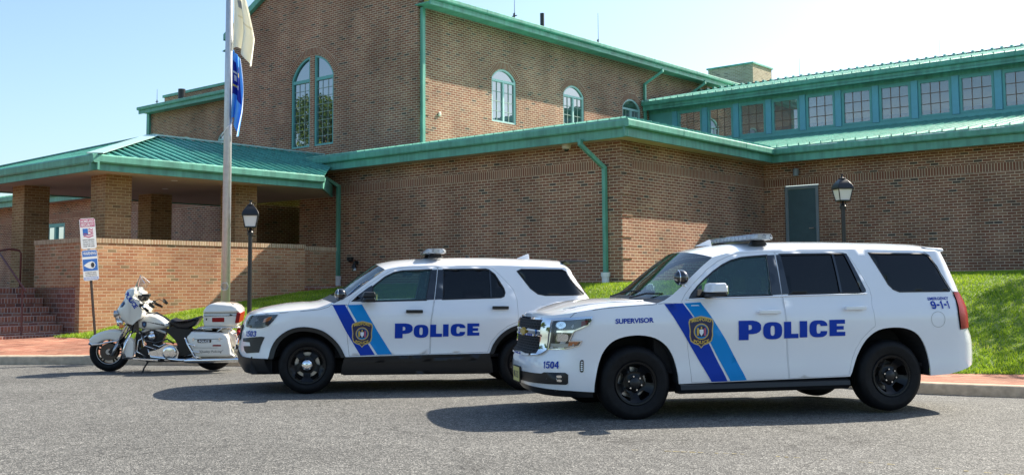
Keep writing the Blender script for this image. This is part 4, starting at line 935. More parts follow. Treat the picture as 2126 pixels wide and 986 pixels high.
for nm, pu, pv, z0, z1, lab in (('antenna', -9.5, 7.73, 10.0, 11.3, 'thin roof antenna nearest the gable, above the first arched window'), ('antenna', -9.5, 12.64, 9.6, 11.6, 'thin roof antenna to the right of the black vent pipe'), ('antenna', -30.2, 6.9, 9.5, 10.5, 'thin antenna on the back wing roof left of the flagpole')):
    A_ = empty(nm, onb(pu, pv, 0), (0, 0, YB)); tag(A_, lab, 'antenna', 'roof antennas')
    mb = MB(); mb.cyl((0, 0, z0 - .3), (0, 0, z0 + (z1 - z0) * .5), .022, n=8); mb.cyl((0, 0, z0 + (z1 - z0) * .3), (0, 0, z1), .012, .006, n=8); mb.build('mast', 'black', A_)
    mb = MB(); mb.bar((-.10, 0, z0 + (z1 - z0) * .42), (.10, 0, z0 + (z1 - z0) * .42), .03, .03); mb.bar((-.06, .03, z0 + (z1 - z0) * .38), (-.06, .03, z0 + (z1 - z0) * .5), .03, .03); mb.build('bracket', 'black', A_)
# lightning rods along the clerestory ridge
for i, u in enumerate((-3.6, 1.5)):
    o = MB(); o.cyl((0, 0, 0), (0, 0, .75), .010, .004, n=6); o.lathe([(.03, 0), (.03, .03), (0, .03)], axis='z', n=10); r = o.build('lightning_rod', 'alu'); r.location = onb(u, 17.2, 9.02)
    tag(r, ['slender lightning rod on the clerestory ridge near the chimney', 'slender lightning rod on the clerestory ridge, the farther right of the two'][i], 'lightning rod', 'ridge lightning rods')
# ------------------------------------------------------------------ patrol cars
def spl(xs,ys):
    n=len(xs); m=[0]*n
    for i in range(n):
        if i==0: m[i]=(ys[1]-ys[0])/(xs[1]-xs[0])
        elif i==n-1: m[i]=(ys[-1]-ys[-2])/(xs[-1]-xs[-2])
        else:
            a=(ys[i]-ys[i-1])/(xs[i]-xs[i-1]); b=(ys[i+1]-ys[i])/(xs[i+1]-xs[i])
            m[i]=0 if a*b<=0 else 2*a*b/(a+b)
    def f(x):
        if x<=xs[0]: return ys[0]
        if x>=xs[-1]: return ys[-1]
        i=0
        while x>xs[i+1]: i+=1
        h=xs[i+1]-xs[i]; t=(x-xs[i])/h
        return ((2*t**3-3*t*t+1)*ys[i]+(t**3-2*t*t+t)*h*m[i]+(-2*t**3+3*t*t)*ys[i+1]+(t**3-t*t)*h*m[i+1])
    return f
class Car: pass
def tahoe():
    c=Car()
    c.W=spl([.2,.35,.45,.6,.75,.95,1.05,1.12,1.18,1.3,1.5,1.7,1.8,1.86],[.955,.985,.998,.99,.998,1.012,1.01,.995,.968,.94,.885,.815,.765,.72])
    c.XF=spl([.2,.3,.4,.55,.68,.72,1.0,1.08,1.15,1.25],[2.36,2.44,2.49,2.50,2.47,2.43,2.39,2.35,2.27,2.15])
    c.XR=spl([.2,.4,.6,.78,.85,1.1,1.3,1.6,1.8,1.86],[-2.5,-2.66,-2.70,-2.68,-2.62,-2.60,-2.54,-2.42,-2.33,-2.31])
    c.xc=1.75; c.Lf=1.05; c.nf=2.9; c.xrc=-2.15; c.Lr=.9; c.nr=3.2
    return c
def explorer():
    c=Car()
    c.W=spl([.2,.35,.45,.6,.75,.9,1.0,1.06,1.14,1.3,1.5,1.62,1.70,1.76],[.93,.965,.975,.965,.975,.99,.99,.975,.945,.90,.835,.785,.735,.68])
    c.XF=spl([.15,.3,.42,.6,.75,.9,1.0,1.08,1.2],[2.20,2.31,2.36,2.36,2.34,2.30,2.25,2.15,1.95])
    c.XR=spl([.2,.4,.6,.75,.85,1.05,1.2,1.5,1.7,1.76],[-2.5,-2.62,-2.66,-2.64,-2.60,-2.54,-2.44,-2.22,-2.05,-2.02])
    c.xc=1.50; c.Lf=1.15; c.nf=2.5; c.xrc=-2.0; c.Lr=.9; c.nr=2.8
    return c
def S(c,s,z,off=0.0):
    """point of the left body side: s runs rear centre > left side > front centre"""
    W=c.W(z)
    def P(s):
        if s>c.xc:
            r=c.XF(z)-c.xc; a=min((s-c.xc)/c.Lf,1.0)*math.pi/2; n=c.nf
            k=(abs(math.sin(a))**n+abs(math.cos(a))**n)**(1/n)
            return c.xc+r*math.sin(a)/k, W*math.cos(a)/k
        if s<c.xrc:
            r=c.xrc-c.XR(z); a=min((c.xrc-s)/c.Lr,1.0)*math.pi/2; n=c.nr
            k=(abs(math.sin(a))**n+abs(math.cos(a))**n)**(1/n)
            return c.xrc-r*math.sin(a)/k, W*math.cos(a)/k
        return s,W
    x,y=P(s)
    if off:
        x0,y0=P(s-.01); x1,y1=P(s+.01); tx,ty=x1-x0,y1-y0; l=math.hypot(tx,ty) or 1
        x+=-ty/l*off; y+=tx/l*off
        if s>-9: pass
    return (x,y,z)

def mesh_mat(name, bw, bh, line, fillc, mort):
    m, n, l, b = mat(name); u = n.new('ShaderNodeUVMap'); t = n.new('ShaderNodeTexBrick'); l.new(u.outputs[0], t.inputs['Vector']); t.inputs['Scale'].default_value = 1
    t.inputs['Brick Width'].default_value = bw; t.inputs['Row Height'].default_value = bh; t.inputs['Mortar Size'].default_value = mort; t.inputs['Color1'].default_value = (*fillc, 1); t.inputs['Color2'].default_value = (*fillc, 1); t.inputs['Mortar'].default_value = (*line, 1)
    l.new(t.outputs['Color'], b.inputs['Base Color']); b.inputs['Roughness'].default_value = .6; b.inputs['Specular IOR Level'].default_value = .15; return m
M['honey'] = mesh_mat('grille_mesh', .06, .028, (.05, .05, .053), (.003, .003, .003), .003)
class Rig:
    """one vehicle: a body surface and helpers that lay parts on it"""
    def __init__(s, c, root): s.c = c; s.root = root
    def pt(s, a, z, off=0.0): return S(s.c, a, z, off)
    def geo(s, mb, V, T, off, mi=0, side=1):
        pts = [s.pt(a, z, off) for a, z in V]
        if side < 0: pts = [(x, -y, z) for x, y, z in pts]
        mb.add(pts, [t[::-1] if side > 0 else t for t in T], mi, uvs=[[V[i] for i in (t[::-1] if side > 0 else t)] for t in T])
    def skin(s, name, poly, mats, off=0.0, holes=(), step=.09, sides=(1,), parent=None, thick=0.0, inner='trim', sm=True):
        mb = MB(); V, T = fill(poly, holes, step)
        for sd in sides: s.geo(mb, V, T, off, 0, sd)
        ms = [mats] if not isinstance(mats, list) else mats
        if thick: ms = ms + [inner]
        o = mb.build(name, ms, s.root if parent is None else parent, smooth=sm, fix=False)
        if thick:
            k = o.modifiers.new('thickness', 'SOLIDIFY'); k.thickness = thick; k.offset = -1; k.material_offset = 1; k.material_offset_rim = 0
        return o
    def text(s, name, st, s0, s1, zb0, zb1, h, m, bold=.0, off=.006, parent=None):
        v, f = text2d(st, bold); mb = MB(); s.geo(mb, [(s0 + (s1 - s0) * p, zb0 + (zb1 - zb0) * p + h * q) for p, q in v], [t[::-1] for t in f], off)
        return mb.build(name, m, parent or s.root, fix=False)
    def letters(s, word, boxes, m, off=.006, name='lettering'):
        """boxes: one (s left, s right, z bottom, z top) per letter"""
        mb = MB()
        for ch, (a, b, z0, z1) in zip(word, boxes):
            o, h = glyph(ch); V, T = fill([(p, q) for p, q in o], h, .2)
            s.geo(mb, [(a + (b - a) * p, z0 + (z1 - z0) * q) for p, q in V], [t[::-1] for t in T], off)
        return mb.build(name, m, s.root, fix=False)
    def word(s, name, st, s0, s1, zb0, zb1, h, m, off=.006, gap=.16):
        wd = [{'1': .62, '-': .55}.get(ch, 1.0) for ch in st]; tot = sum(wd) + gap * (len(st) - 1); x = 0; bx = []
        for w in wd:
            p, q = x / tot, (x + w) / tot; zb = zb0 + (zb1 - zb0) * p; bx.append((s0 + (s1 - s0) * p, s0 + (s1 - s0) * q, zb, zb + h)); x += w + gap
        return s.letters(st, bx, m, off, name)
    def bar(s, name, a0, a1, z0, z1, off, w, h, m, parent=None, bevel=.006):
        mb = MB(); mb.bar(s.pt(a0, z0, off), s.pt(a1, z1, off), w, h); return mb.build(name, m, parent or s.root, bevel=bevel)
    def rows(s, name, rws, m, n=18, p=2.2, thick=.0, parent=None, uvs=False):
        """surface across the car: rws = (s, z, forward bulge, crown)"""
        mb = MB(); vs = []
        for a, z, bx, bz in rws:
            x, y, z_ = s.pt(a, z)
            for j in range(n + 1):
                t = math.sin((1 - 2 * j / n) * PI / 2); k = 1 - abs(t) ** p; vs.append((x + bx * k, y * t, z_ + bz * k))
        m1 = n + 1; mb.add(vs, [(i * m1 + j, i * m1 + j + 1, (i + 1) * m1 + j + 1, (i + 1) * m1 + j) for i in range(len(rws) - 1) for j in range(n)])
        o = mb.build(name, [m, 'trim'] if thick else m, parent or s.root, smooth=True, fix=False)
        # normals up / outwards
        o.data.update(); up = sum(q.normal.z + .6 * q.normal.x for q in o.data.polygons)
        if up < 0: o.data.flip_normals()
        if thick:
            k = o.modifiers.new('thickness', 'SOLIDIFY'); k.thickness = thick; k.offset = -1; k.material_offset = 1; k.material_offset_rim = 1
        return o
def badge(rig, sc, zc, w, h, off=.007, lean=0.0, parent=None):
    """shield: gold edge, navy field, town name, round seal"""
    B = empty('shield_badge'); B.parent = rig.root if parent is None else parent
    sh = [(-.46, .40), (-.36, .43), (-.18, .47), (0, .5), (.18, .47), (.36, .43), (.46, .40), (.50, .30), (.46, .05), (.47, -.12), (.42, -.28), (.28, -.36), (.10, -.41), (0, -.5), (-.10, -.41), (-.28, -.36), (-.42, -.28), (-.47, -.12), (-.46, .05), (-.50, .30)]
    def mp(a, b): return (sc - a * w, zc + b * h)
    def lay(nm, poly, m, o, k=1.0): rig.skin(nm, [mp(a * k, b * k) for a, b in poly], m, off + o, step=.05, parent=B)
    lay('shield_edge', sh, 'grey', 0, 1.0); lay('shield_gold', sh, 'gold', .0012, .96); lay('shield_field', sh, 'navyd', .0024, .90)
    ci = lambda r, e=1.0: [(r * math.cos(2 * PI * i / 28), .02 + r * w / h * e * math.sin(2 * PI * i / 28)) for i in range(28)]
    lay('seal_ring', ci(.30), 'gold', .0036); lay('seal_field', ci(.265), 'seal', .0048); lay('seal_inner', ci(.22), 'navyd', .006)
    lay('seal_figure', [(-.17, -.10), (-.11, -.10), (-.10, .06), (-.11, .13), (-.16, .13), (-.18, .05)], 'gold', .0072); lay('seal_figure', [(.10, -.11), (.17, -.11), (.17, .12), (.11, .12)], 'mag', .0072)
    lay('seal_shield', [(-.08, -.02), (0, -.12), (.08, -.02), (.08, .08), (-.08, .08)], 'bwhite', .0072); lay('seal_crest', [(-.03, .09), (.03, .09), (.02, .17), (-.02, .17)], 'gold', .0072)
    lay('seal_scroll', [(-.15, -.16), (0, -.19), (.15, -.16), (.15, -.13), (0, -.15), (-.15, -.13)], 'sky', .0072)
    def arc(st, zc_, hh, bow, hw):
        v, f = text2d(st, .03); mb = MB(); rig.geo(mb, [mp(-hw + 2 * hw * p, zc_ + bow * (1 - (2 * p - 1) ** 2) + hh * q) for p, q in v], [t[::-1] for t in f], off + .0048); return mb.build('badge_lettering', 'gold', B, fix=False)
    arc('MEDFORD', .285, .10, .055, .38); arc('POLICE', -.31, .10, -.05, .30)
    return B
def wheel(root, x, y, z, r, wd, style, side, steer=0.0):
    Wh = empty('wheel', (x, y, z), (0, 0, steer + (0 if side > 0 else PI))); Wh.parent = root
    hw = wd / 2; rr = .222 if style == 'six' else .236
    mb = MB(); mb.lathe([(rr, -hw + .02), (rr + .03, -hw), (r - .06, -hw - .004), (r - .02, -hw + .02), (r, -hw + .05), (r + .002, -.03), (r - .004, -.025), (r - .004, -.015), (r + .002, -.01), (r + .002, .01), (r - .004, .015), (r - .004, .025), (r + .002, .03), (r, hw - .05), (r - .02, hw - .02), (r - .06, hw + .004), (r - .075, hw + .002), (rr + .03, hw), (rr + .004, hw - .012), (rr, hw - .02)], axis='y', n=56)
    mb.build('tyre', 'rubber', Wh, autos=42)
    rim = MB(); rim.lathe([(rr + .006, hw - .012), (rr, hw - .002), (rr - .012, hw - .004), (rr - .018, hw - .03), (rr - .02, -hw + .03), (rr, -hw + .02)], axis='y', n=48)
    dish = lambda q: hw - .012 - .075 * (1 - min(1, abs(q - .085) / .115) ** 2 * (1 if q > .085 else .3)) + (.02 if q < .085 else 0)
    R0 = rr - .015; holes = []
    n = 5
    for i in range(n):
        t = 2 * PI * i / n + PI / 2
        if style == 'six': pl = [(-.035, .118), (.035, .118), (.062, .178), (.045, .192), (-.045, .192), (-.062, .178)]
        else: pl = [(-.026, .115), (.026, .115), (.052, .150), (.055, .185), (.035, .203), (-.035, .203), (-.055, .185), (-.052, .150)]
        c, s_ = math.cos(t - PI / 2), math.sin(t - PI / 2); holes.append([(a * c - b * s_, a * s_ + b * c) for a, b in pl])
    V, T = fill([(R0 * math.cos(2 * PI * i / 48), R0 * math.sin(2 * PI * i / 48)) for i in range(48)], holes, .028)
    rim.add([(a, dish(math.hypot(a, b)), b) for a, b in V], [t[::-1] for t in T])
    o = rim.build('rim', 'rim', Wh, autos=50)
    k = o.modifiers.new('thickness', 'SOLIDIFY'); k.thickness = .008; k.offset = 0
    dk = MB(); dk.lathe([(0, hw - .16), (.16, hw - .16), (.165, hw - .175), (.0, hw - .175)], axis='y', n=32); dk.build('brake_disc', 'alu', Wh, autos=40)
    bk = MB(); bk.lathe([(0, -hw + .05), (rr - .02, -hw + .05)], axis='y', n=32); bk.build('inner_shield', 'dark', Wh)
    if style == 'six':
        h = MB(); h.lathe([(.062, hw - .06), (.06, hw - .03), (.045, hw - .018), (0, hw - .015)], axis='y', n=28); h.build('hub_cap', 'trim', Wh, autos=40)
        for i in range(6):
            t = 2 * PI * i / 6 + .3; g = MB(); g.cyl((.072 * math.cos(t), hw - .07, .072 * math.sin(t)), (.072 * math.cos(t), hw - .022, .072 * math.sin(t)), .0115, .009, n=6); g.build('lug_nut', 'chrome', Wh)
    else:
        h = MB(); h.lathe([(.078, hw - .065), (.076, hw - .03), (.062, hw - .012), (.04, hw - .004), (0, hw - .001)], axis='y', n=32); h.build('hub_cap', 'chrome', Wh, smooth=True)
        g = MB()
        for i in range(5):
            t = 2 * PI * i / 5 + .3; g.lathe([(.013, hw - .02), (.010, hw - .006), (0, hw - .004)], (.055 * math.cos(t), 0, .055 * math.sin(t)), axis='y', n=8)
        g.build('hub_cap_dimples', 'alu', Wh)
    return Wh
def arch_well(mb, arc, y0, y1, side):
    for i in range(len(arc) - 1):
        (a, b), (c, d) = arc[i], arc[i + 1]; mb.add([(a, side * y0, b), (c, side * y0, d), (c, side * y1, d), (a, side * y1, b)], [(0, 1, 2, 3)])
    mb.add([(a, side * y1, b) for a, b in arc], [tuple(range(len(arc)))])
def seats(root, xs, zc=.62, zt=1.32):
    for x in xs:
        for sd in (-1, 1):
            T = empty('seat'); T.parent = root
            b = MB(); b.box(x - .22, x + .26, sd * .40 - .24, sd * .40 + .24, zc - .1, zc + .06); b.build('cushion', 'seatc', T, bevel=.05)
            k = MB(); k.loft([[(x - .22 - dx, sd * .40 - w, z), (x - .08 - dx, sd * .40 - w, z), (x - .08 - dx, sd * .40 + w, z), (x - .22 - dx, sd * .40 + w, z)] for z, w, dx in ((zc, .24, 0), (zc + .35, .25, .06), (zt - .14, .20, .12))]); k.build('backrest', 'seatc', T, bevel=.04)
            h = MB(); h.box(x - .33, x - .22, sd * .40 - .12, sd * .40 + .12, zt - .12, zt + .06); h.build('headrest', 'seatc', T, bevel=.04)
def solve_arc(pts, grow):
    """push an arch outline away from its centre"""
    cx = sum(p[0] for p in pts) / len(pts); cz = min(p[1] for p in pts)
    out = []
    for x, z in pts:
        d = math.hypot(x - cx, z - cz); out.append((x + (x - cx) / d * grow, z + (z - cz) / d * grow))
    return out
# ================================================================== supervisor's large patrol car
c = tahoe(); c.XF = spl([.2, .3, .4, .55, .68, .72, 1.0, 1.08, 1.15, 1.25], [2.38, 2.47, 2.52, 2.53, 2.50, 2.46, 2.42, 2.37, 2.28, 2.15])
TR = empty('patrol_suv', (2.536, 12.484, 0.0), (0, R(-.0), 3.343)); TR.rotation_euler = (0, .004, 3.343)
tag(TR, 'large white police SUV numbered 1504 marked SUPERVISOR, parked nearest the camera', 'police car', 'marked police SUVs')
rg = Rig(c, TR)
aF = [(1.912, .30), (1.909, .335), (1.889, .467), (1.859, .606), (1.818, .726), (1.735, .815), (1.608, .864), (1.437, .878), (1.265, .845), (1.135, .755), (1.059, .627), (1.022, .483), (1.008, .36)]
aR = [(-.960, .384), (-.985, .44), (-1.006, .50), (-1.075, .65), (-1.169, .786), (-1.309, .88), (-1.498, .906), (-1.664, .886), (-1.796, .817), (-1.881, .685), (-1.922, .534), (-1.935, .366)]
def dense2(p, n=3): return dense(p, n)
aF2 = dense2(aF, 3); aR2 = dense2(aR, 3)
zr = 1.775; sF, sR = c.xc + c.Lf, c.xrc - c.Lr
ws = [(.528, 1.693), (.66, 1.60), (.792, 1.495), (.915, 1.392), (1.038, 1.295), (1.14, 1.235), (1.226, 1.205)]
hoode = [(1.226, 1.205), (1.40, 1.196), (1.544, 1.190), (1.75, 1.178), (1.907, 1.163), (2.05, 1.143), (2.2, 1.115), (2.35, 1.092), (2.55, 1.08), (sF, 1.075)]
roofe = [(.528, 1.693), (.44, 1.716), (.368, 1.733), (.226, 1.754), (.058, 1.767), (-.2, 1.773), (-.6, 1.776), (-1.02, 1.776), (-1.47, 1.768), (-1.8, 1.762), (-2.10, 1.750), (-2.35, 1.742), (-2.7, 1.738), (sR, 1.738)]
low = [(sF, .335), (2.4, .33), (2.1, .315)]
out = low + aF2 + aR2 + [(-2.16, .377), (-2.32, .41), (-2.55, .47), (sR, .50)] + roofe[::-1] + ws[1:] + hoode[1:]
dF = [(.866, .37), (.922, .891), (.951, 1.15), (.945, 1.225), (.90, 1.30), (.80, 1.405), (.62, 1.560), (.47, 1.655), (.33, 1.71), (.2, 1.737), (.05, 1.746), (-.202, 1.750), (-.207, 1.268), (-.214, 1.016), (-.237, .38)]
dR = [(-.245, .38), (-.222, 1.016), (-.215, 1.268), (-.210, 1.750), (-.95, 1.753), (-1.03, 1.74), (-1.10, 1.680), (-1.18, 1.52), (-1.262, 1.33), (-1.275, 1.24), (-1.258, 1.147), (-1.275, .925), (-1.20, .87), (-1.115, .79), (-1.04, .68), (-.985, .55), (-.945, .395)]
wF = [(.845, 1.262), (.822, 1.298), (.739, 1.383), (.64, 1.465), (.539, 1.539), (.43, 1.605), (.316, 1.655), (.196, 1.684), (.075, 1.695), (-.105, 1.707), (-.09, 1.280)]
wR = [(-.292, 1.286), (-.262, 1.717), (-1.02, 1.722), (-1.06, 1.715), (-1.19, 1.34), (-1.19, 1.305), (-1.16, 1.297)]
wQ = [(-1.344, 1.727), (-2.02, 1.716), (-2.07, 1.70), (-2.30, 1.315), (-2.28, 1.297), (-1.62, 1.298), (-1.55, 1.326), (-1.501, 1.381)]
rg.skin('body', out, 'wpaint', holes=[dF, dR, wQ], sides=(1, -1), thick=.02)
def door(rig, name, poly, win, handle, hm, glass, extra=()):
    for sd in (1, -1):
        D = empty(name); D.parent = rig.root
        rig.skin('panel', inset(poly, .0035), 'wpaint', holes=[win], sides=(sd,), parent=D, thick=.035)
        rig.skin('window', inset(win, -.012), glass, off=-.012, sides=(sd,), parent=D)
        for nm, pl, m in extra: rig.skin(nm, pl, m, off=.0035, sides=(sd,), parent=D)
        fr = MB(); V, T = fill(inset(win, -.012), [inset(win, .005)], .09); rig.geo(fr, V, T, .003, 0, sd); fr.build('window_seal', 'trim', D, smooth=True, fix=False)
        a0, a1, z = handle
        p0, p1 = rig.pt(a0, z, .042), rig.pt(a1, z, .042); h = MB(); h.bar((p0[0], p0[1] * sd, z), (p1[0], p1[1] * sd, z), .034, .042)
        for q in (a0 - .02, a1 + .02): e0, e1 = rig.pt(q, z, 0), rig.pt(q, z, .042); h.bar((e0[0], e0[1] * sd, z), (e1[0], e1[1] * sd, z), .022, .024)
        h.build('handle', hm, D, bevel=.009)
door(rg, 'front_door', dF, wF, (.105, -.145, 1.10), 'wpaint', 'cglass', [('pillar_cover', [(-.108, 1.712), (-.197, 1.716), (-.205, 1.283), (-.094, 1.277)], 'gloss'), ('sail_panel', [(.86, 1.262), (.70, 1.272), (.70, 1.40), (.79, 1.33)], 'gloss')])
door(rg, 'rear_door', dR, wR, (-.905, -1.155, 1.125), 'wpaint', 'tglass', [('pillar_cover', [(-.216, 1.716), (-.266, 1.718), (-.296, 1.285), (-.212, 1.283)], 'gloss'), ('divider', [(-.885, 1.72), (-.91, 1.72), (-.925, 1.297), (-.90, 1.297)], 'gloss'), ('pillar_cover', [(-1.035, 1.722), (-1.075, 1.705), (-1.215, 1.32), (-1.21, 1.298), (-1.165, 1.298)], 'gloss')])
for sd in (1, -1):
    rg.skin('quarter_window', inset(wQ, -.012), 'tglass', off=-.008, sides=(sd,)); fr = MB(); V, T = fill(inset(wQ, -.010), [inset(wQ, .006)], .09); rg.geo(fr, V, T, .003, 0, sd); fr.build('window_seal', 'trim', TR, smooth=True, fix=False)
hr = [(a, z, .15 * max(0, 1 - (a - 1.226) / .5), .05 + .02 * math.sin(PI * min(1, max(0, (a - 1.2) / 1.3))) if a < 2.2 else .05 * max(0, (sF - a) / .6)) for a, z in hoode[:-1] + [(sF - .02, 1.075)]]
rg.rows('hood', hr, 'wpaint', thick=.02)
wr = [(a, z, .15 - .05 * (1 - i / 6), .05 + .025 * (1 - i / 6)) for i, (a, z) in enumerate(ws)]
rg.rows('windshield', wr[:-1], 'wglass')
rg.rows('cowl', wr[-2:], 'trim')
rr_ = [(a, z, .10 * max(0, 1 - (.528 - a) / .5), .075 + .035 * min(1, (.528 - a) / .8) if a > -2.45 else .11 * max(0, 1 - (-2.45 - a) / .6) ** .6) for a, z in roofe]
rg.rows('roof', rr_, 'wpaint', thick=.02)
# hood creases
for sd in (1, -1):
    mb = MB(); pts = [(2.16, .62 * sd, 1.152), (1.9, .68 * sd, 1.199), (1.6, .72 * sd, 1.223), (1.3, .74 * sd, 1.235)]; mb.tube(pts, [.004, .010, .010, .006], 8); mb.build('hood_crease', 'wpaint', TR, smooth=True)
# grille, lamps, bumper
G = empty('front_grille'); G.parent = TR
rg.skin('mesh_panel', [(2.425, 1.047), (sF, 1.045), (sF, .69), (2.60, .675), (2.389, .688), (2.419, .882)], 'honey', off=.013, step=.04, sides=(1, -1), parent=G)
rg.skin('centre_bar', [(2.33, .930), (sF, .945), (sF, .918), (2.33, .918)], 'chrome', off=.028, step=.05, sides=(1, -1), parent=G); rg.skin('centre_bar', [(2.40, .885), (sF, .885), (sF, .862), (2.40, .866)], 'chrome', off=.028, step=.05, sides=(1, -1), parent=G)
rg.skin('bar_insert', [(2.38, .917), (sF, .917), (sF, .886), (2.38, .886)], 'gloss', off=.020, step=.05, sides=(1, -1), parent=G)
rg.skin('surround', [(2.43, 1.047), (2.324, 1.045), (2.321, .918), (2.331, .907), (2.333, .732), (2.36, .70), (2.40, .675), (2.42, .69), (2.421, .882), (2.43, .94)], 'chrome', off=.026, step=.05, sides=(1,), parent=G)
sr = [o for o in G.children if o.name.startswith('surround')][0].copy(); link(sr); sr.parent = G; sr.scale = (1, -1, 1)
rg.skin('top_strip', [(1.95, 1.082), (2.32, 1.064), (sF, 1.060), (sF, 1.042), (2.42, 1.042), (2.1, 1.062), (1.945, 1.073)], 'chrome', off=.020, step=.05, sides=(1, -1), parent=G)
rg.skin('lower_strip', [(2.40, .69), (2.60, .672), (sF, .672), (sF, .655), (2.58, .655), (2.36, .685)], 'chrome', off=.020, step=.05, sides=(1, -1), parent=G)
mb = MB(); bt = [(-.13, .022), (-.05, .022), (-.04, .042), (.05, .042), (.04, .022), (.13, .022), (.10, -.024), (.04, -.024), (.03, -.044), (-.05, -.044), (-.04, -.024), (-.11, -.024)]
xf = c.XF(.9) + .02; mb.prism(bt, lambda a, b, d: (xf + d, a, .902 + b), 0, .02); mb.build('emblem', 'gold', G)
for sd in (1, -1):
    HL = empty('headlight'); HL.parent = TR
    hp = [(2.322, 1.043), (2.15, 1.055), (1.955, 1.072), (1.950, 1.045), (1.982, .99), (2.104, .928), (2.135, .831), (2.028, .831), (2.056, .778), (2.164, .746), (2.328, .736), (2.32, .91)]
    rg.skin('housing', hp, 'gloss', off=.003, sides=(sd,), parent=HL)
    rg.skin('low_beam', sell(2.232, .992, .050, .038, 20, 2), 'chrome', off=.008, sides=(sd,), parent=HL, step=.04); rg.skin('low_beam_centre', sell(2.232, .992, .018, .015, 12, 2), 'lens', off=.014, sides=(sd,), parent=HL)
    rg.skin('high_beam', sell(2.215, .862, .062, .040, 20, 4), 'chrome', off=.008, sides=(sd,), parent=HL, step=.04); rg.skin('lower_reflector', rect(2.10, 2.31, .765, .80), 'alu', off=.008, sides=(sd,), parent=HL)
    rg.skin('divider', [(2.325, .932), (2.31, .915), (2.12, .915), (2.098, .937), (1.98, .998), (1.975, 1.008), (2.10, .945)], 'chrome', off=.018, sides=(sd,), parent=HL)
    rg.skin('side_marker', [(2.05, 1.03), (1.985, 1.045), (1.992, 1.0), (2.045, .975)], 'red', off=.009, sides=(sd,), parent=HL); rg.skin('turn_signal', [(2.145, .822), (2.055, .822), (2.075, .79), (2.15, .775)], 'amber', off=.009, sides=(sd,), parent=HL)
    rg.skin('lens', inset(hp, .004), 'lens', off=.020, sides=(sd,), parent=HL)
    rg.skin('bezel', hp, 'chrome', off=.017, holes=[inset(hp, .009)], sides=(sd,), parent=HL)
    rg.skin('lower_grille', [(sF, .476), (2.35, .484), (2.319, .5), (2.14, .504), (2.118, .485), (2.121, .395), (2.14, .380), (sF, .372)], 'trim', off=.004, sides=(sd,)) if sd == 1 else None
    for zz in (.462, .420): rg.skin('fog_light', sell(2.19, zz, .022, .013, 10, 3), 'chrome', off=.008, sides=(sd,))
    pl = sell(2.008, .572, .016, .064, 20, 4); rg.skin('marker_light', pl, 'gloss', off=.006, sides=(sd,))
    for k in range(5): rg.skin('led', sell(2.008, .532 + k * .020, .008, .007, 8, 3), 'bwhite', off=.010, sides=(sd,), step=None or .05)
    TL = empty('tail_light'); TL.parent = TR
    tp_ = [(-2.337, 1.285), (-2.45, 1.283), (-2.53, 1.19), (-2.56, 1.036), (-2.56, .884), (-2.351, .873), (-2.333, 1.046), (-2.357, 1.197)]
    rg.skin('lens', tp_, 'red', off=.016, sides=(sd,), parent=TL); rg.skin('housing', inset(tp_, -.008), 'gloss', off=.004, sides=(sd,), parent=TL)
rg.skin('valance', [(1.93, .245), (sF, .25), (sF, .34), (2.1, .325), (1.93, .318)], 'trim', off=-.012, sides=(1, -1))
mb = MB(); x_ = c.XF(.44) + .012; mb.box(x_, x_ + .012, -.17, .17, .345, .525); mb.build('plate_bracket', 'trim', TR, bevel=.004); mb = MB(); mb.box(x_ + .0125, x_ + .016, -.152, .152, .358, .512); mb.build('licence_plate', 'plate', TR)
v, f = text2d('MG 63 2G', .02); mb = MB(); mb.add([(x_ + .017, .12 - .24 * (1 - p) if 0 else -.12 + .24 * p, .395 + .075 * q) for p, q in v], f); mb.build('plate_lettering', 'navyd', TR, fix=False)
# livery
for n_, pl, m in (('stripe', [(1.144, 1.200), (.936, 1.204), (.68, .80), (.463, .372), (.644, .372), (.90, .80)], 'navy'), ('stripe', [(.918, 1.204), (.737, 1.212), (.47, .80), (.245, .378), (.432, .374), (.66, .80)], 'sky')):
    rg.skin(n_, pl, m, off=.0045, step=.07)
badge(rg, .756, .898, .285, .345)
rg.letters('POLICE', [(.331, .075, .803, 1.010), (.052, -.167, .805, .990), (-.190, -.356, .812, .990), (-.372, -.460, .818, .994), (-.486, -.701, .816, 1.0), (-.722, -.908, .826, 1.002)], 'navy')
rg.text('lettering', 'SUPERVISOR', 1.699, 1.280, 1.000, 1.008, .053, 'navy', .032)
rg.word('unit_number', '1504', 2.325, 2.190, .541, .546, .074, 'navy')
rg.text('lettering', 'EMERGENCY', -1.950, -2.228, 1.196, 1.200, .033, 'navy', .03); rg.word('lettering', '9-1-1', -1.972, -2.218, 1.100, 1.104, .088, 'navy')
mb = MB(); V, T = fill(sell(-2.04, .985, .086, .088, 28, 2.1), [sell(-2.04, .985, .0815, .0835, 28, 2.1)]); rg.geo(mb, V, T, .0015); mb.build('fuel_door_seam', 'grey', TR, fix=False)
# hood shut line and fender line
def seam(rig, pts, name='panel_seam', w=.0045, sides=(1,), parent=None):
    for sd in sides:
        mb = MB(); P_ = [rig.pt(a, z, .001) for a, z in pts]; mb.tube([(x, y * sd, z) for x, y, z in P_], w / 2, 6); mb.build(name, 'trim', parent or rig.root)
seam(rg, [(1.225, 1.198), (1.28, 1.192), (1.45, 1.186), (1.75, 1.166), (1.95, 1.148), (2.15, 1.115), (2.17, 1.07)])
seam(rg, [(.945, 1.20), (1.10, 1.206), (1.21, 1.202)])
seam(rg, [(-2.03, 1.74), (-2.09, 1.70), (-2.22, 1.47), (-2.335, 1.29)])
for sd in (1, -1):
    mb = MB(); pp = [rg.pt(a, z, .004) for a, z in ((.90, 1.246), (.4, 1.256), (-.2, 1.264), (-.7, 1.272), (-1.22, 1.280))]; mb.tube([(x, y * sd, z) for x, y, z in pp], .007, 6); mb.build('belt_moulding', 'chrome', TR, smooth=True)
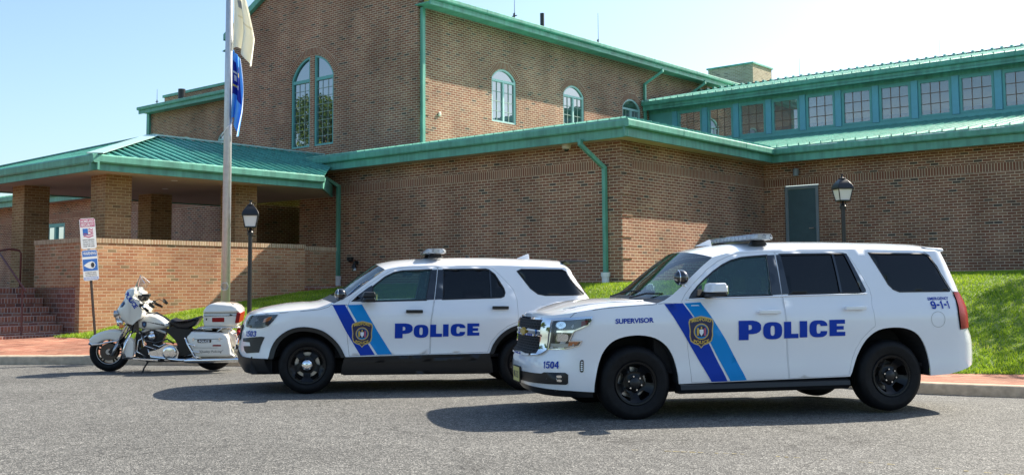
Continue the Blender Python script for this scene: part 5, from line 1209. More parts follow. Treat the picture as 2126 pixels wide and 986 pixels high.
mb = MB(); mb.loft([[(x, y, z) for x, z in ((-2.10, 1.800), (-2.345, 1.782), (-2.365, 1.755), (-2.28, 1.72))] for y in (-.69, .69)]); mb.build('rear_spoiler', 'wpaint', TR, bevel=.012)
# mirror, spotlight, wipers
def mirror(rig, x0, x1, y0, y1, z0, z1, up, lo, mid):
    for sd in (1, -1):
        Mi = empty('door_mirror'); Mi.parent = rig.root; zm = z0 + (z1 - z0) * mid
        def sec(y, k):
            xa, xb = x0 + (x1 - x0) * .05, x1 - (x1 - x0) * (.30 * k); return [(xa, y * sd, z0 + .02 * k), (xb, y * sd, z0 + .03 * k), (xb - .03, y * sd, z1 - .02 * k), (xa + .02, y * sd, z1 - .005 * k)]
        def cut(q, a, b): return [(p[0], p[1], max(a, min(b, p[2]))) for p in q]
        for nm, a, b, m in (('lower_shell', 0, zm, lo), ('upper_shell', zm + .001, 9, up)):
            mb = MB(); mb.loft([cut(sec(y, k), a, b) for y, k in ((y0, .2), ((y0 + y1) / 2, .0), (y1 - .02, .25), (y1, .8))]); mb.build(nm, m, Mi, bevel=.012)
        mb = MB(); mb.bar(((x0 + x1) / 2 + .02, (y0 - .16) * sd, z0 + .03), ((x0 + x1) / 2, (y0 + .02) * sd, z0 + .045), .10, .05); mb.build('arm', lo, Mi, bevel=.01)
        mb = MB(); mb.box(x0 - .002, x0 + .004, min(sd * (y0 + .03), sd * (y1 - .03)), max(sd * (y0 + .03), sd * (y1 - .03)), z0 + .03, z1 - .03); mb.build('mirror_glass', 'chrome', Mi)
mirror(rg, .54, .75, 1.04, 1.28, 1.268, 1.415, 'wpaint', 'trim', .33)
def spotlight(rig, x, y, z, r):
    SL = empty('spotlight'); SL.parent = rig.root
    mb = MB(); mb.sphere((x, y, z), r, 24, 16); mb.build('lamp_shell', 'gloss', SL, smooth=True)
    mb = MB(); mb.lathe([(r * .93, .36 * r), (r * 1.0, .40 * r), (r * .93, .48 * r)], (x, y, z), axis='x', n=28); mb.lathe([(r * .9, .42 * r), (0, .6 * r)], (x, y, z), axis='x', n=28); mb.build('lamp_face', 'chrome', SL, smooth=True)
    mb = MB(); mb.tube([(x - .02, y, z - r * .9), (x - .06, y - .02, z - r - .02), (x - .14, y - .03, z - r * 1.0), (x - .22, y - .06, z - r * .85)], [.014, .018, .02, .026], 10); mb.build('bracket', 'chrome', SL, smooth=True)
spotlight(rg, .93, .92, 1.475, .082)
for a, b in (((1.36, .45, 1.262), (1.10, .80, 1.305)), ((1.40, -.15, 1.272), (1.18, .30, 1.335))):
    mb = MB(); mb.tube([a, ((a[0] + b[0]) / 2, (a[1] + b[1]) / 2, (a[2] + b[2]) / 2 + .025), b], .010, 6); mb.build('wiper', 'trim', TR)
# shark fin and light bar
def fin(rig, x, y, z, l=.20, h=.075):
    mb = MB(); mb.loft([[(x + l * .5, y + w * .6, z), (x - l * .5, y + w, z), (x - l * .5 + (h - .0) * .15, y + w * .45, z + h), (x - l * .28, y + w * .35, z + h * .92)] for w in (-.022, .022)]); mb.build('antenna_fin', 'wpaint', rig.root, bevel=.004)
fin(rg, .30, -.02, 1.842)
def lightbar(rig, x, z, half, w=.145, feet=None):
    LB = empty('light_bar'); LB.parent = rig.root
    sec = lambda y, k: [(x + a * k, y, z + b) for a, b in ((-w, .012), (-w * .98, .045), (-w * .8, .066), (w * .8, .066), (w * .98, .045), (w, .012), (w * .8, 0), (-w * .8, 0))]
    mb = MB(); mb.loft([sec(-half, .72), sec(-half + .07, 1), sec(half - .07, 1), sec(half, .72)]); mb.build('clear_cover', 'barlens', LB, bevel=.006)
    mb = MB(); mb.box(x - w * .9, x + w * .9, -half + .05, half - .05, z + .004, z + .012); mb.build('base_plate', 'alu', LB)
    n = int(half * 2 / .11)
    for i in range(n):
        y = -half + .08 + i * (2 * half - .16) / (n - 1)
        for sx in (-1, 1):
            mb = MB(); mb.box(x + sx * w * .55 - .012, x + sx * w * .55 + .03, y - .038, y + .038, z + .016, z + .058); mb.build('light_module', 'bwhite', LB)
    mb = MB(); mb.box(x - .03, x + .03, -half + .1, half - .1, z + .02, z + .066); mb.build('centre_divider', 'alu', LB)
    for y in (-half + .18, half - .18):
        mb = MB(); mb.loft([[(x - .10, y - .05, z - .055), (x + .10, y - .05, z - .055), (x + .10, y + .05, z - .055), (x - .10, y + .05, z - .055)], [(x - .07, y - .03, z), (x + .07, y - .03, z), (x + .07, y + .03, z), (x - .07, y + .03, z)]]); mb.build('foot', 'trim', LB, bevel=.008)
    return LB
lightbar(rg, -.12, 1.885, .74, .13)
# running boards, chassis, wells, wheels, seats
for sd in (1, -1):
    mb = MB(); mb.loft([[(x, sd * a, z) for a, z in ((.80, .30), (.86, .36), (.95, .37), (1.02, .345), (1.03, .30), (.98, .255), (.84, .25))] for x in (-.94, 1.0)]); mb.build('running_board', 'trim', TR, autos=25)
for sd in (1, -1):
    for q in (aF2, aR2): mb = MB(); arch_well(mb, q, .972, .52, sd); mb.build('wheel_well', 'dark', TR)
mb = MB(); mb.box(-1.95, 2.30, -.60, .60, .24, .40); mb.box(-.96, 1.0, -.88, .88, .30, .44); mb.box(-2.45, -1.95, -.80, .80, .43, .50); mb.box(1.95, 2.3, -.8, .8, .30, .46); mb.build('chassis', 'dark', TR)
mb = MB(); mb.box(-2.4, 1.2, -.84, .84, .46, .50); mb.box(.86, 1.22, -.82, .82, .50, 1.12); mb.build('floor', 'dark', TR)
mb = MB(); mb.loft([[(1.28, y, 1.14), (.86, y, 1.16), (.80, y, 1.05), (.84, y, .9)] for y in (-.84, .84)]); mb.build('dashboard', 'seatc', TR, bevel=.03)
mb = MB(); mb.tube([(.72 + .07 * math.sin(t), .40 + .18 * math.cos(t), 1.08 + .17 * math.sin(t)) for t in [2 * PI * i / 20 for i in range(21)]], .014, 8); mb.build('steering_wheel', 'trim', TR, smooth=True)
seats(TR, (.15, -.75), .72, 1.42)
for x in (1.473, -1.473):
    wheel(TR, x, .835, .377, .388, .265, 'six', 1); wheel(TR, x, -.835, .377, .388, .265, 'six', -1)
# ================================================================== the smaller patrol car behind it
c = explorer(); XR_ = empty('patrol_suv', (-1.398, 14.954, .027), (0, -.009, 3.310)); tag(XR_, 'white police SUV numbered 1503 with black wheel arch cladding, parked behind the larger SUV', 'police car', 'marked police SUVs')
rg = Rig(c, XR_); sF, sR = c.xc + c.Lf, c.xrc - c.Lr
bF = dense([(1.90, .445), (1.854, .449), (1.83, .562), (1.774, .694), (1.679, .792), (1.568, .840), (1.425, .846), (1.251, .802), (1.12, .713), (1.02, .602), (.965, .50), (.945, .455)], 3)
bR = dense([(-.925, .485), (-.945, .52), (-.983, .611), (-1.073, .730), (-1.209, .826), (-1.365, .872), (-1.50, .876), (-1.64, .850), (-1.77, .780), (-1.86, .68), (-1.91, .58), (-1.94, .49)], 3)
ws = [(.440, 1.590), (.55, 1.512), (.666, 1.430), (.78, 1.342), (.886, 1.262), (1.0, 1.200), (1.10, 1.150)]
hoode = [(1.10, 1.150), (1.19, 1.118), (1.33, 1.088), (1.5, 1.068), (1.75, 1.048), (1.95, 1.03), (2.10, 1.012), (2.25, .995), (2.45, .985), (sF, .98)]
roofe = [(.440, 1.590), (.36, 1.612), (.25, 1.632), (.1, 1.644), (-.2, 1.652), (-.6, 1.656), (-.986, 1.656), (-1.358, 1.650), (-1.7, 1.640), (-2.0, 1.628), (-2.25, 1.615), (-2.6, 1.605), (sR, 1.60)]
out = [(sF, .53), (2.41, .515), (2.25, .45), (2.05, .44)] + bF + bR + [(-2.2, .49), (-2.5, .50), (sR, .50)] + roofe[::-1] + ws[1:] + hoode[1:]
dF = [(.900, .475), (.930, .72), (.937, .90), (.929, 1.11), (.90, 1.19), (.80, 1.285), (.64, 1.405), (.5, 1.50), (.38, 1.572), (.27, 1.612), (.12, 1.628), (-.256, 1.636), (-.2, 1.196), (-.152, .929), (-.143, .49)]
dR = [(-.150, .49), (-.160, .929), (-.208, 1.196), (-.264, 1.636), (-.92, 1.640), (-.99, 1.625), (-1.139, 1.48), (-1.265, 1.332), (-1.310, 1.196), (-1.317, 1.038), (-1.317, .905), (-1.18, .852), (-1.05, .755), (-.955, .64), (-.91, .51)]
wF = [(.60, 1.178), (-.092, 1.195), (-.168, 1.590), (.21, 1.572), (.32, 1.55), (.44, 1.492), (.60, 1.365)]
wR = [(-.315, 1.205), (-.335, 1.593), (-.90, 1.602), (-.945, 1.59), (-1.02, 1.53), (-1.13, 1.35), (-1.145, 1.29), (-1.13, 1.245), (-1.09, 1.228)]
wQ = [(-1.335, 1.575), (-1.39, 1.60), (-1.95, 1.598), (-2.02, 1.57), (-2.38, 1.285), (-2.36, 1.265), (-1.70, 1.256), (-1.60, 1.275), (-1.50, 1.35)]
rg.skin('body', out, 'wpaint', holes=[dF, dR, wQ], sides=(1, -1), thick=.02)
door(rg, 'front_door', dF, wF, (.175, -.045, 1.045), 'trim', 'cglass', [('pillar_cover', [(-.172, 1.592), (-.250, 1.594), (-.196, 1.198), (-.096, 1.192)], 'gloss'), ('sail_panel', [(.885, 1.172), (.612, 1.172), (.612, 1.385), (.655, 1.362), (.79, 1.26)], 'gloss')])
door(rg, 'rear_door', dR, wR, (-.965, -1.185, 1.092), 'trim', 'tglass', [('pillar_cover', [(-.262, 1.594), (-.330, 1.595), (-.310, 1.202), (-.208, 1.198)], 'gloss'), ('divider', [(-.948, 1.598), (-.968, 1.585), (-.968, 1.228), (-.95, 1.228)], 'gloss')])
for sd in (1, -1):
    rg.skin('quarter_window', inset(wQ, -.012), 'tglass', off=-.008, sides=(sd,)); fr = MB(); V, T = fill(inset(wQ, -.010), [inset(wQ, .006)], .09); rg.geo(fr, V, T, .003, 0, sd); fr.build('window_seal', 'trim', XR_, smooth=True, fix=False)
hr = [(a, z, .16 * max(0, 1 - (a - 1.10) / .5), (.05 + .055 * min(1, (a - 1.10) / .5)) if a < 1.6 else .11 * max(0, (sF - a) / (sF - 1.6)) ** .8) for a, z in hoode[:-1] + [(sF - .02, .98)]]
rg.rows('hood', hr, 'wpaint', thick=.02)
wr = [(a, z, .16 - .05 * (1 - i / 6), .05 + .035 * (1 - i / 6)) for i, (a, z) in enumerate(ws)]
rg.rows('windshield', wr[:-1], 'wglass'); rg.rows('cowl', wr[-2:], 'trim')
rr_ = [(a, z, .11 * max(0, 1 - (.44 - a) / .5), .085 + .035 * min(1, (.44 - a) / .8) if a > -2.1 else .12 * max(0, 1 - (-2.1 - a) / .8) ** .5) for a, z in roofe]
rg.rows('roof', rr_, 'wpaint', thick=.02)
# black cladding
for sd in (1, -1):
    cF = bF + [(a, z) for a, z in solve_arc(bF, -.055)][::-1]; cR = bR + [(a, z) for a, z in solve_arc(bR, -.055)][::-1]
    rg.skin('arch_cladding', cF, 'trim', off=.014, sides=(sd,), step=.07); rg.skin('arch_cladding', cR, 'trim', off=.014, sides=(sd,), step=.07)
    rg.skin('sill_cladding', [(1.00, .235), (.99, .35), (.955, .462), (-.14, .485), (-.93, .495), (-.965, .38), (-.985, .24)], 'trim', off=.010, sides=(sd,))
    rg.skin('sill_moulding', [(.86, .385), (.86, .425), (-.70, .455), (-.80, .41)], 'trim', off=.030, sides=(sd,))
    rg.skin('front_bumper_cladding', [(1.86, .25), (1.90, .445), (2.05, .445), (2.22, .455), (2.41, .520), (sF, .535), (sF, .24), (2.2, .235)], 'trim', off=.012, sides=(sd,))
    rg.skin('rear_bumper_cladding', [(-1.93, .30), (-1.93, .50), (sR, .52), (sR, .30)], 'trim', off=.010, sides=(sd,))
    cv = [(2.251, .690), (2.235, .648), (2.10, .645), (2.085, .598), (2.215, .590), (2.19, .53), (2.149, .502), (1.965, .520), (1.945, .60), (1.905, .716), (1.95, .724)]
    rg.skin('bumper_vent', cv, 'trim', off=.004, sides=(sd,))
    HL = empty('headlight'); HL.parent = XR_
    hp = [(2.255, .842), (2.285, .90), (2.24, .982), (2.1, .995), (1.965, 1.003), (1.80, 1.008), (1.828, .940), (1.886, .858), (1.957, .832), (2.079, .825)]
    rg.skin('housing', hp, 'gloss', off=.003, sides=(sd,), parent=HL); rg.skin('reflector', [(2.20, .86), (2.16, .965), (2.06, .975), (2.08, .85)], 'alu', off=.008, sides=(sd,), parent=HL)
    rg.skin('low_beam', sell(2.0, .925, .045, .038, 16, 3), 'chrome', off=.010, sides=(sd,), parent=HL, step=.04); rg.skin('turn_signal', [(1.955, .90), (1.955, .95), (1.86, .985), (1.875, .93)], 'amber', off=.009, sides=(sd,), parent=HL)
    rg.skin('lens', inset(hp, .003), 'lens', off=.018, sides=(sd,), parent=HL)
    TL = empty('tail_light'); TL.parent = XR_; rg.skin('lens', [(-2.36, 1.17), (-2.62, 1.17), (-2.62, .93), (-2.30, .93), (-2.28, 1.05)], 'red', off=.012, sides=(sd,), parent=TL)
rg.skin('front_grille', [(2.34, .66), (2.33, .86), (sF, .87), (sF, .64)], 'honey', off=.006, sides=(1, -1))
for z in (.70, .82): rg.skin('grille_bar', [(2.32, z - .022), (2.32, z + .022), (sF, z + .022), (sF, z - .022)], 'trim', off=.02, sides=(1, -1))
rg.skin('rear_window', [(-2.45, 1.30), (-2.30, 1.56), (sR, 1.57), (sR, 1.22), (-2.55, 1.22)], 'tglass', off=.004, sides=(1, -1))
mb = MB(); mb.loft([[(x, y, z) for x, z in ((-2.02, 1.735), (-2.33, 1.735), (-2.36, 1.72), (-2.10, 1.685))] for y in (-.62, .62)]); mb.build('rear_spoiler', 'gloss', XR_, bevel=.01)
for n_, pl, m in (('stripe', [(1.12, 1.128), (.962, 1.13), (.77, .80), (.570, .487), (.756, .480), (.95, .80)], 'navy'), ('stripe', [(.930, 1.130), (.742, 1.134), (.545, .80), (.349, .492), (.537, .488), (.74, .80)], 'sky')):
    rg.skin(n_, pl, m, off=.0045, step=.07)
rg.skin('fender_line', [(1.13, 1.131), (.93, 1.135), (.93, 1.128), (1.13, 1.124)], 'trim', off=.002)
badge(rg, .737, .752, .275, .345)
rg.letters('POLICE', [(.315, .085, .697, .890), (.070, -.122, .703, .872), (-.145, -.301, .712, .873), (-.314, -.387, .717, .877), (-.415, -.613, .719, .883), (-.634, -.795, .727, .887)], 'navy')
rg.word('unit_number', '1503', 2.19, 2.02, .715, .722, .074, 'navy')
seam(rg, [(1.13, 1.14), (1.17, 1.105), (1.28, 1.072), (1.5, 1.050), (1.75, 1.030), (1.97, 1.012)])
mirror(rg, .56, .76, 1.0, 1.22, 1.165, 1.30, 'trim', 'trim', .5)
spotlight(rg, 1.02, .90, 1.262, .078)
fin(rg, -1.55, .0, 1.766, .19, .07)
lightbar(rg, -.26, 1.815, .60, .135)
mb = MB(); mb.lathe([(.035, 0), (.03, .03), (0, .035)], (-.75, .05, 1.772), axis='z', n=14); mb.build('roof_antenna', 'trim', XR_)
for sd in (1, -1):
    for q in (bF, bR): mb = MB(); arch_well(mb, solve_arc(q, -.02), .955, .50, sd); mb.build('wheel_well', 'dark', XR_)
mb = MB(); mb.box(-2.4, 2.15, -.58, .58, .22, .40); mb.box(-.97, .97, -.86, .86, .22, .42); mb.box(-2.45, -1.93, -.84, .84, .30, .48); mb.box(1.88, 2.15, -.76, .76, .24, .46); mb.build('chassis', 'dark', XR_)
mb = MB(); mb.box(-2.3, 1.1, -.80, .80, .44, .48); mb.box(.86, 1.08, -.78, .78, .48, 1.02); mb.build('floor', 'dark', XR_)
mb = MB(); mb.loft([[(1.16, y, 1.06), (.80, y, 1.08), (.74, y, .97), (.78, y, .8)] for y in (-.80, .80)]); mb.build('dashboard', 'seatc', XR_, bevel=.03)
mb = MB(); mb.tube([(.66 + .07 * math.sin(t), .38 + .18 * math.cos(t), 1.0 + .17 * math.sin(t)) for t in [2 * PI * i / 20 for i in range(21)]], .014, 8); mb.build('steering_wheel', 'trim', XR_, smooth=True)
seats(XR_, (.08, -.8), .62, 1.30)
for x in (1.432, -1.432):
    wheel(XR_, x, .83, .358, .364, .245, 'five', 1); wheel(XR_, x, -.83, .358, .364, .245, 'five', -1)
# ------------------------------------------------------------------ police motorcycle
MO = empty('police_motorcycle', (-5.653, 17.248, .078), (R(-3), 0, 3.224)); MO['label'] = 'cream white police touring motorcycle on its side stand by the brick sidewalk'; MO['category'] = 'motorcycle'
def side_solid(name, poly, prof, m, parent=None, n=7, hole=(), bevel=0):
    """a rounded body from its side outline: prof(t) = (half width, shrink) from the centre out, both sides"""
    mb = MB(); k = len(poly); cx = sum(p[0] for p in poly) / k; cz = sum(p[1] for p in poly) / k; secs = []
    for i in range(-n, n + 1):
        t = i / n; w, sh = prof(abs(t)); q = inset(poly, sh) if sh > 0 else poly
        secs.append([(a, math.copysign(w, t) if t else 0.0, b) for a, b in q])
    mb.loft(secs); return mb.build(name, m, parent or MO, autos=55, bevel=bevel)
def dome(hw, r, flat=.5):
    """half width hw, edges rolled over by r"""
    def f(t):
        if t <= flat: return (hw * t / flat * .75, 0.0)
        u = (t - flat) / (1 - flat); return (hw * (.75 + .25 * math.sin(u * PI / 2)), r * (1 - math.cos(u * PI / 2)))
    return f
def offs(poly, y0, y1, name, m, parent=None, bevel=.008):
    mb = MB(); mb.prism(poly, lambda a, b, d: (a, d, b), y0, y1); return mb.build(name, m, parent or MO, bevel=bevel)
def bwheel(x, z, r, wd, rim_r, nm='wheel', steer=0.0):
    Wh = empty(nm, (x, 0, z), (0, 0, steer)); Wh.parent = MO; h = wd / 2
    mb = MB(); mb.lathe([(rim_r, -h * .7), (rim_r + .03, -h), (r - .03, -h * .8), (r - .008, -h * .45), (r, 0), (r - .008, h * .45), (r - .03, h * .8), (rim_r + .03, h), (rim_r, h * .7)], axis='y', n=52); mb.build('tyre', 'rubber', Wh, autos=50)
    mb = MB(); mb.lathe([(rim_r + .004, -h * .72), (rim_r - .004, -h * .75), (rim_r - .018, -h * .5), (rim_r - .018, h * .5), (rim_r - .004, h * .75), (rim_r + .004, h * .72)], axis='y', n=48)
    for i in range(5):
        t = 2 * PI * i / 5 + .4
        for d in (-.16, .16): mb.bar((.03 * math.cos(t), 0, .03 * math.sin(t)), ((rim_r - .01) * math.cos(t + d), 0, (rim_r - .01) * math.sin(t + d)), .026, .018, up=(0, 1, 0))
    mb.build('rim', 'rim', Wh, autos=40)
    ln = MB(); ln.lathe([(rim_r - .001, h * .70), (rim_r - .006, h * .77), (rim_r - .013, h * .72)], axis='y', n=48); ln.build('rim_edge', 'alu', Wh, smooth=True)
    hb = MB(); hb.cyl((0, -h * 1.2, 0), (0, h * 1.2, 0), .045, n=24); hb.build('hub', 'alu', Wh, autos=40)
    for s in (-1, 1):
        d = MB(); d.lathe([(.055, s * h * .95), (.135, s * h * .95), (.137, s * (h * .95 + .005)), (.055, s * (h * .95 + .005))], axis='y', n=36)
        d.build('brake_disc', 'disc', Wh, autos=40)
    return Wh
M['disc'] = simple('brake_disc_steel', (0.09, 0.075, 0.065), .4, metal=.8)
bwheel(.807, .318, .320, .135, .205, 'front_wheel', R(0)); bwheel(-.815, .325, .328, .18, .205, 'rear_wheel')
# front fender over the wheel, with bumper trim
ff = [(1.108, .470), (1.112, .520), (1.055, .578), (.98, .618), (.904, .645), (.80, .668), (.700, .672), (.620, .658), (.585, .600), (.60, .53), (.67, .49), (.72, .50), (.80, .515), (.88, .505), (.97, .46), (1.06, .42)]
side_solid('front_fender', ff, dome(.090, .035, .6), 'cpaint')
fi = MB(); fi.tube([(1.105, .07, .470), (1.04, .096, .432), (.95, .098, .448), (.84, .098, .470), (.72, .096, .487), (.64, .094, .500)], .013, 8); fi.build('fender_trim', 'chrome', MO, smooth=True)
fi = MB(); fi.tube([(1.112, -.075, .448), (1.125, 0, .445), (1.112, .075, .448), (1.06, .10, .422), (.90, .105, .432)], .015, 8); fi.build('fender_bumper', 'gloss', MO, smooth=True)
fi = MB(); fi.bar((1.06, .108, .438), (.90, .112, .452), .02, .026); fi.build('fender_tip', 'chrome', MO, bevel=.006)
offs([(1.122, .508), (1.085, .548), (1.06, .515), (1.095, .485)], -.03, .062, 'fender_lamp', 'amber')
# forks
for s in (-1, 1):
    mb = MB(); mb.tube([(.745, s * .118, .262), (.66, s * .118, .45)], .026, 14); mb.build('fork_slider', 'alu', MO, smooth=True)
    mb = MB(); mb.tube([(.66, s * .118, .44), (.50, s * .118, .80), (.40, s * .10, 1.02)], .021, 14); mb.build('fork_tube', 'chrome', MO, smooth=True)
mb = MB(); mb.cyl((.765, -.14, .315), (.765, .14, .315), .02); mb.bar((.78, .105, .30), (.71, .105, .37), .05, .07); mb.bar((.78, -.105, .30), (.71, -.105, .37), .05, .07); mb.build('brake_caliper', 'trim', MO, bevel=.006)
# fairing: wide shield in front of the bars
fa = [(.690, .985), (.640, 1.055), (.575, 1.135), (.548, 1.20), (.552, 1.26), (.520, 1.315), (.455, 1.345), (.405, 1.345), (.402, 1.262), (.375, 1.199), (.291, 1.140), (.245, 1.080), (.222, .970), (.245, .875), (.330, .812), (.455, .760), (.560, .785), (.625, .860), (.670, .925)]
def fprof(t): return (.335 * math.sin(min(1, t) * PI / 2) ** .9, .11 * (1 - math.cos(t * PI / 2)) ** 1.2)
mb = MB(); n = 9; secs = []
for i in range(-n, n + 1):
    t = i / n; w = .335 * math.sin(abs(t) * PI / 2); sh = .13 * (1 - math.cos(abs(t) * PI / 2)); q = []
    for a, b in fa: q.append((a - sh * 1.1 * (1 if a > .40 else .0) * (a - .30) / .3, math.copysign(w * (.82 + .18 * math.sin(PI * min(1, max(0, (b - .75) / .6)))), t) if t else 0.0, b - (.02 * abs(t) if b > 1.2 else 0)))
    secs.append(q)
mb.loft(secs); mb.build('fairing', 'cpaint', MO, autos=60)
FS = lambda a: .335
hl = MB(); hl.lathe([(.098, -.03), (.105, .012), (.095, .02), (.05, .032), (0, .036)], (.672, 0, .885), axis='x', n=32); hl.build('headlamp', 'chrome', MO, smooth=True)
hl = MB(); hl.sphere((.700, 0, .875), .082, 20, 12, sc=(.25, 1, 1)); hl.build('headlamp_lens', 'lens', MO, smooth=True)
for s in (-1, 1):
    hl = MB(); hl.lathe([(.02, -.06), (.055, -.02), (.062, .02), (.05, .03), (0, .035)], (.60, s * .23, .80), axis='x', n=24); hl.build('spot_lamp', 'chrome', MO, smooth=True)
    hl = MB(); hl.lathe([(.01, -.05), (.036, 0), (.036, .03), (0, .04)], (.545, s * .31, .745), axis='x', n=18); hl.build('turn_signal', 'amber', MO, smooth=True)
    hl = MB(); hl.tube([(.52, s * .32, .745), (.50, s * .1, .77)], .012, 8); hl.build('lamp_bar', 'chrome', MO)
    hl = MB(); hl.lathe([(.02, -.04), (.052, 0), (.055, .03), (0, .04)], (.640, s * .255, .935), axis='x', n=20); hl.build('pursuit_lamp', 'lens' if s < 0 else 'alu', MO, smooth=True)
# windshield
mb = MB(); rw = []
for j in range(7):
    v = j / 6; row = []
    for i in range(-6, 7):
        u = i / 6; wv = .27 - .07 * v - .05 * v * v; x = .47 - .13 * v - .11 * abs(u) ** 2; z = 1.245 + .29 * v * (1 - .30 * abs(u) ** 2.5) - .04 * abs(u)
        row.append((x, wv * u, z))
    rw.append(row)
mb.loft(rw, caps=False, closed=False); o = mb.build('windshield', 'screen', MO, smooth=True)
mb = MB(); mb.tube([rw[0][i] for i in range(13)], .008, 6); mb.tube([rw[6][i] for i in range(13)], .003, 6); mb.build('windshield_trim', 'chrome', MO)
# lettering and badge on the fairing side
def sideplace(name, V, T, f, m, parent=None):
    mb = MB(); mb.add([f(a, b) for a, b in V], T); return mb.build(name, m, parent or MO, fix=False)
def fair_y(x, z): return .0
import mathutils
from mathutils.bvhtree import BVHTree
def proj(obj):
    me = obj.data; b = BVHTree.FromPolygons([v.co for v in me.vertices], [tuple(p.vertices) for p in me.polygons])
    def f(x, z, off=.004, bias=(0, -1, 0)):
        d = Vector(bias).normalized(); h = b.ray_cast(Vector((x, 0, z)) - d * 2, d); 
        return (h[0] + h[1] * off * (1 if h[1].dot(-d) > 0 else -1)) if h[0] is not None else None
    return f
FO = [o for o in MO.children if o.name.startswith('fairing')][0]; pf = proj(FO)
def wrap(name, V, T, m, o, off=.004, bias=(-.3, -1, 0), pj=None):
    pj = pj or pf; P_ = []
    bias = (0, -1, 0)
    for a, b in V:
        # look along the bias so that the art wraps round the front of the shield
        q = pj(a + 0, b, off, bias)
        P_.append(q)
    T = [t for t in T if all(P_[i] is not None for i in t)]; mb = MB(); mb.add([p if p is not None else (0, 0, 0) for p in P_], T); return mb.build(name, m, MO, fix=False)
def poly_wrap(name, poly, m, off=.004, pj=None, bias=(0, -1, 0)):
    V, T = fill(poly, (), .03); return wrap(name, V, T[:], m, 0, off, bias, pj)
_v, _f = text2d('POLICE', .05)
p0, p1 = Vector((.485, 1.265)), Vector((.315, 1.035)); ax = (p1 - p0); up = Vector((-ax.y, ax.x)).normalized() * -.075
def tri_fine(v, f, mp): return [mp(a, b) for a, b in v], f
V = [(p0.x + ax.x * a + (-up.x) * (b - .5) * -1, p0.y + ax.y * a + (-up.y) * (b - .5) * -1) for a, b in _v]
wrap('lettering', V, [t[::-1] for t in _f], 'navy', 0)
shd = [(-.5, .35), (-.25, .45), (0, .5), (.25, .45), (.5, .35), (.45, -.2), (.25, -.38), (0, -.5), (-.25, -.38), (-.45, -.2)]
def shield_on(cx, cz, w, h, ang, pj, bias=(0, -1, 0)):
    for nm, m, k, off in (('badge_edge', 'grey', 1.0, .003), ('badge_field', 'navyd', .84, .0045), ('badge_seal', 'seal', .42, .006)):
        c, s = math.cos(ang), math.sin(ang); poly_wrap(nm, [(cx + (a * w * c - b * h * s) * k, cz + (a * w * s + b * h * c) * k) for a, b in shd], m, off, pj, bias)
shield_on(.535, 1.085, .075, .115, R(35), pf, (-.3, -1, 0))
# tank, seat, dash
tk = [(.345, .700), (.358, .800), (.300, .868), (.226, .912), (.143, .922), (.05, .905), (-.04, .855), (-.147, .768), (-.165, .712), (-.085, .680), (.03, .664), (.135, .658), (.286, .668)]
def tprof(t): return (.155 * math.sin(t * PI / 2) ** .85, .075 * (1 - math.cos(t * PI / 2)) ** 1.1)
TKO = side_solid('fuel_tank', tk, tprof, 'cpaint', n=8); pt_ = proj(TKO); shield_on(.235, .755, .085, .115, 0, pt_)
mb = MB(); mb.loft([[(.33, -.04, .85), (.33, .04, .85), (.32, .03, .88), (.32, -.03, .88)], [(.22, -.05, .91), (.22, .05, .91), (.22, .035, .935), (.22, -.035, .935)], [(.08, -.055, .91), (.08, .055, .91), (.08, .035, .938), (.08, -.035, .938)], [(-.13, -.04, .79), (-.13, .04, .79), (-.12, .03, .825), (-.12, -.03, .825)]]); mb.build('tank_console', 'gloss', MO, bevel=.008)
st = [(-.135, .770), (-.155, .815), (-.195, .838), (-.26, .818), (-.331, .800), (-.40, .803), (-.465, .826), (-.54, .850), (-.60, .868), (-.632, .850), (-.60, .79), (-.536, .715), (-.436, .672), (-.284, .680), (-.19, .735)]
side_solid('seat', st, dome(.17, .045, .55), 'leather')
# frame, rear fender
mb = MB(); mb.tube([(.42, 0, .90), (.40, .0, .75), (.30, .08, .30), (.20, .11, .17), (-.28, .11, .17), (-.40, .09, .30), (-.32, .06, .62), (.36, 0, .72)], .022, 10); mb.tube([(.41, -.0, .76), (.32, -.08, .30), (.20, -.11, .17), (-.28, -.11, .17)], .022, 10); mb.tube([(-.32, .07, .62), (-.70, .13, .66), (-1.1, .14, .70)], .018, 8); mb.tube([(-.32, -.07, .62), (-.70, -.13, .66), (-1.1, -.14, .70)], .018, 8)
mb.tube([(-.30, .10, .22), (-.81, .14, .32)], .028, 10); mb.tube([(-.30, -.10, .22), (-.81, -.14, .32)], .028, 10); mb.build('frame', 'gloss', MO, smooth=True)
rf = [(-.45, .42), (-.47, .60), (-.60, .70), (-.82, .735), (-1.05, .68), (-1.18, .55), (-1.22, .38), (-1.14, .38), (-1.08, .52), (-.95, .64), (-.80, .67), (-.64, .63), (-.54, .50)]
side_solid('rear_fender', rf, dome(.10, .02, .7), 'cpaint')
offs([(-.10, .64), (-.16, .72), (-.44, .70), (-.52, .60), (-.50, .46), (-.42, .36), (-.30, .38), (-.24, .50)], -.13, .13, 'side_cover', 'trim')
offs([(-.26, .18), (-.28, .42), (-.44, .44), (-.52, .36), (-.50, .22), (-.40, .17)], -.10, .12, 'transmission', 'trim')
offs([(.34, .62), (.33, .80), (.40, .93), (.49, .86), (.52, .74), (.44, .62)], -.07, .07, 'steering_head', 'gloss')
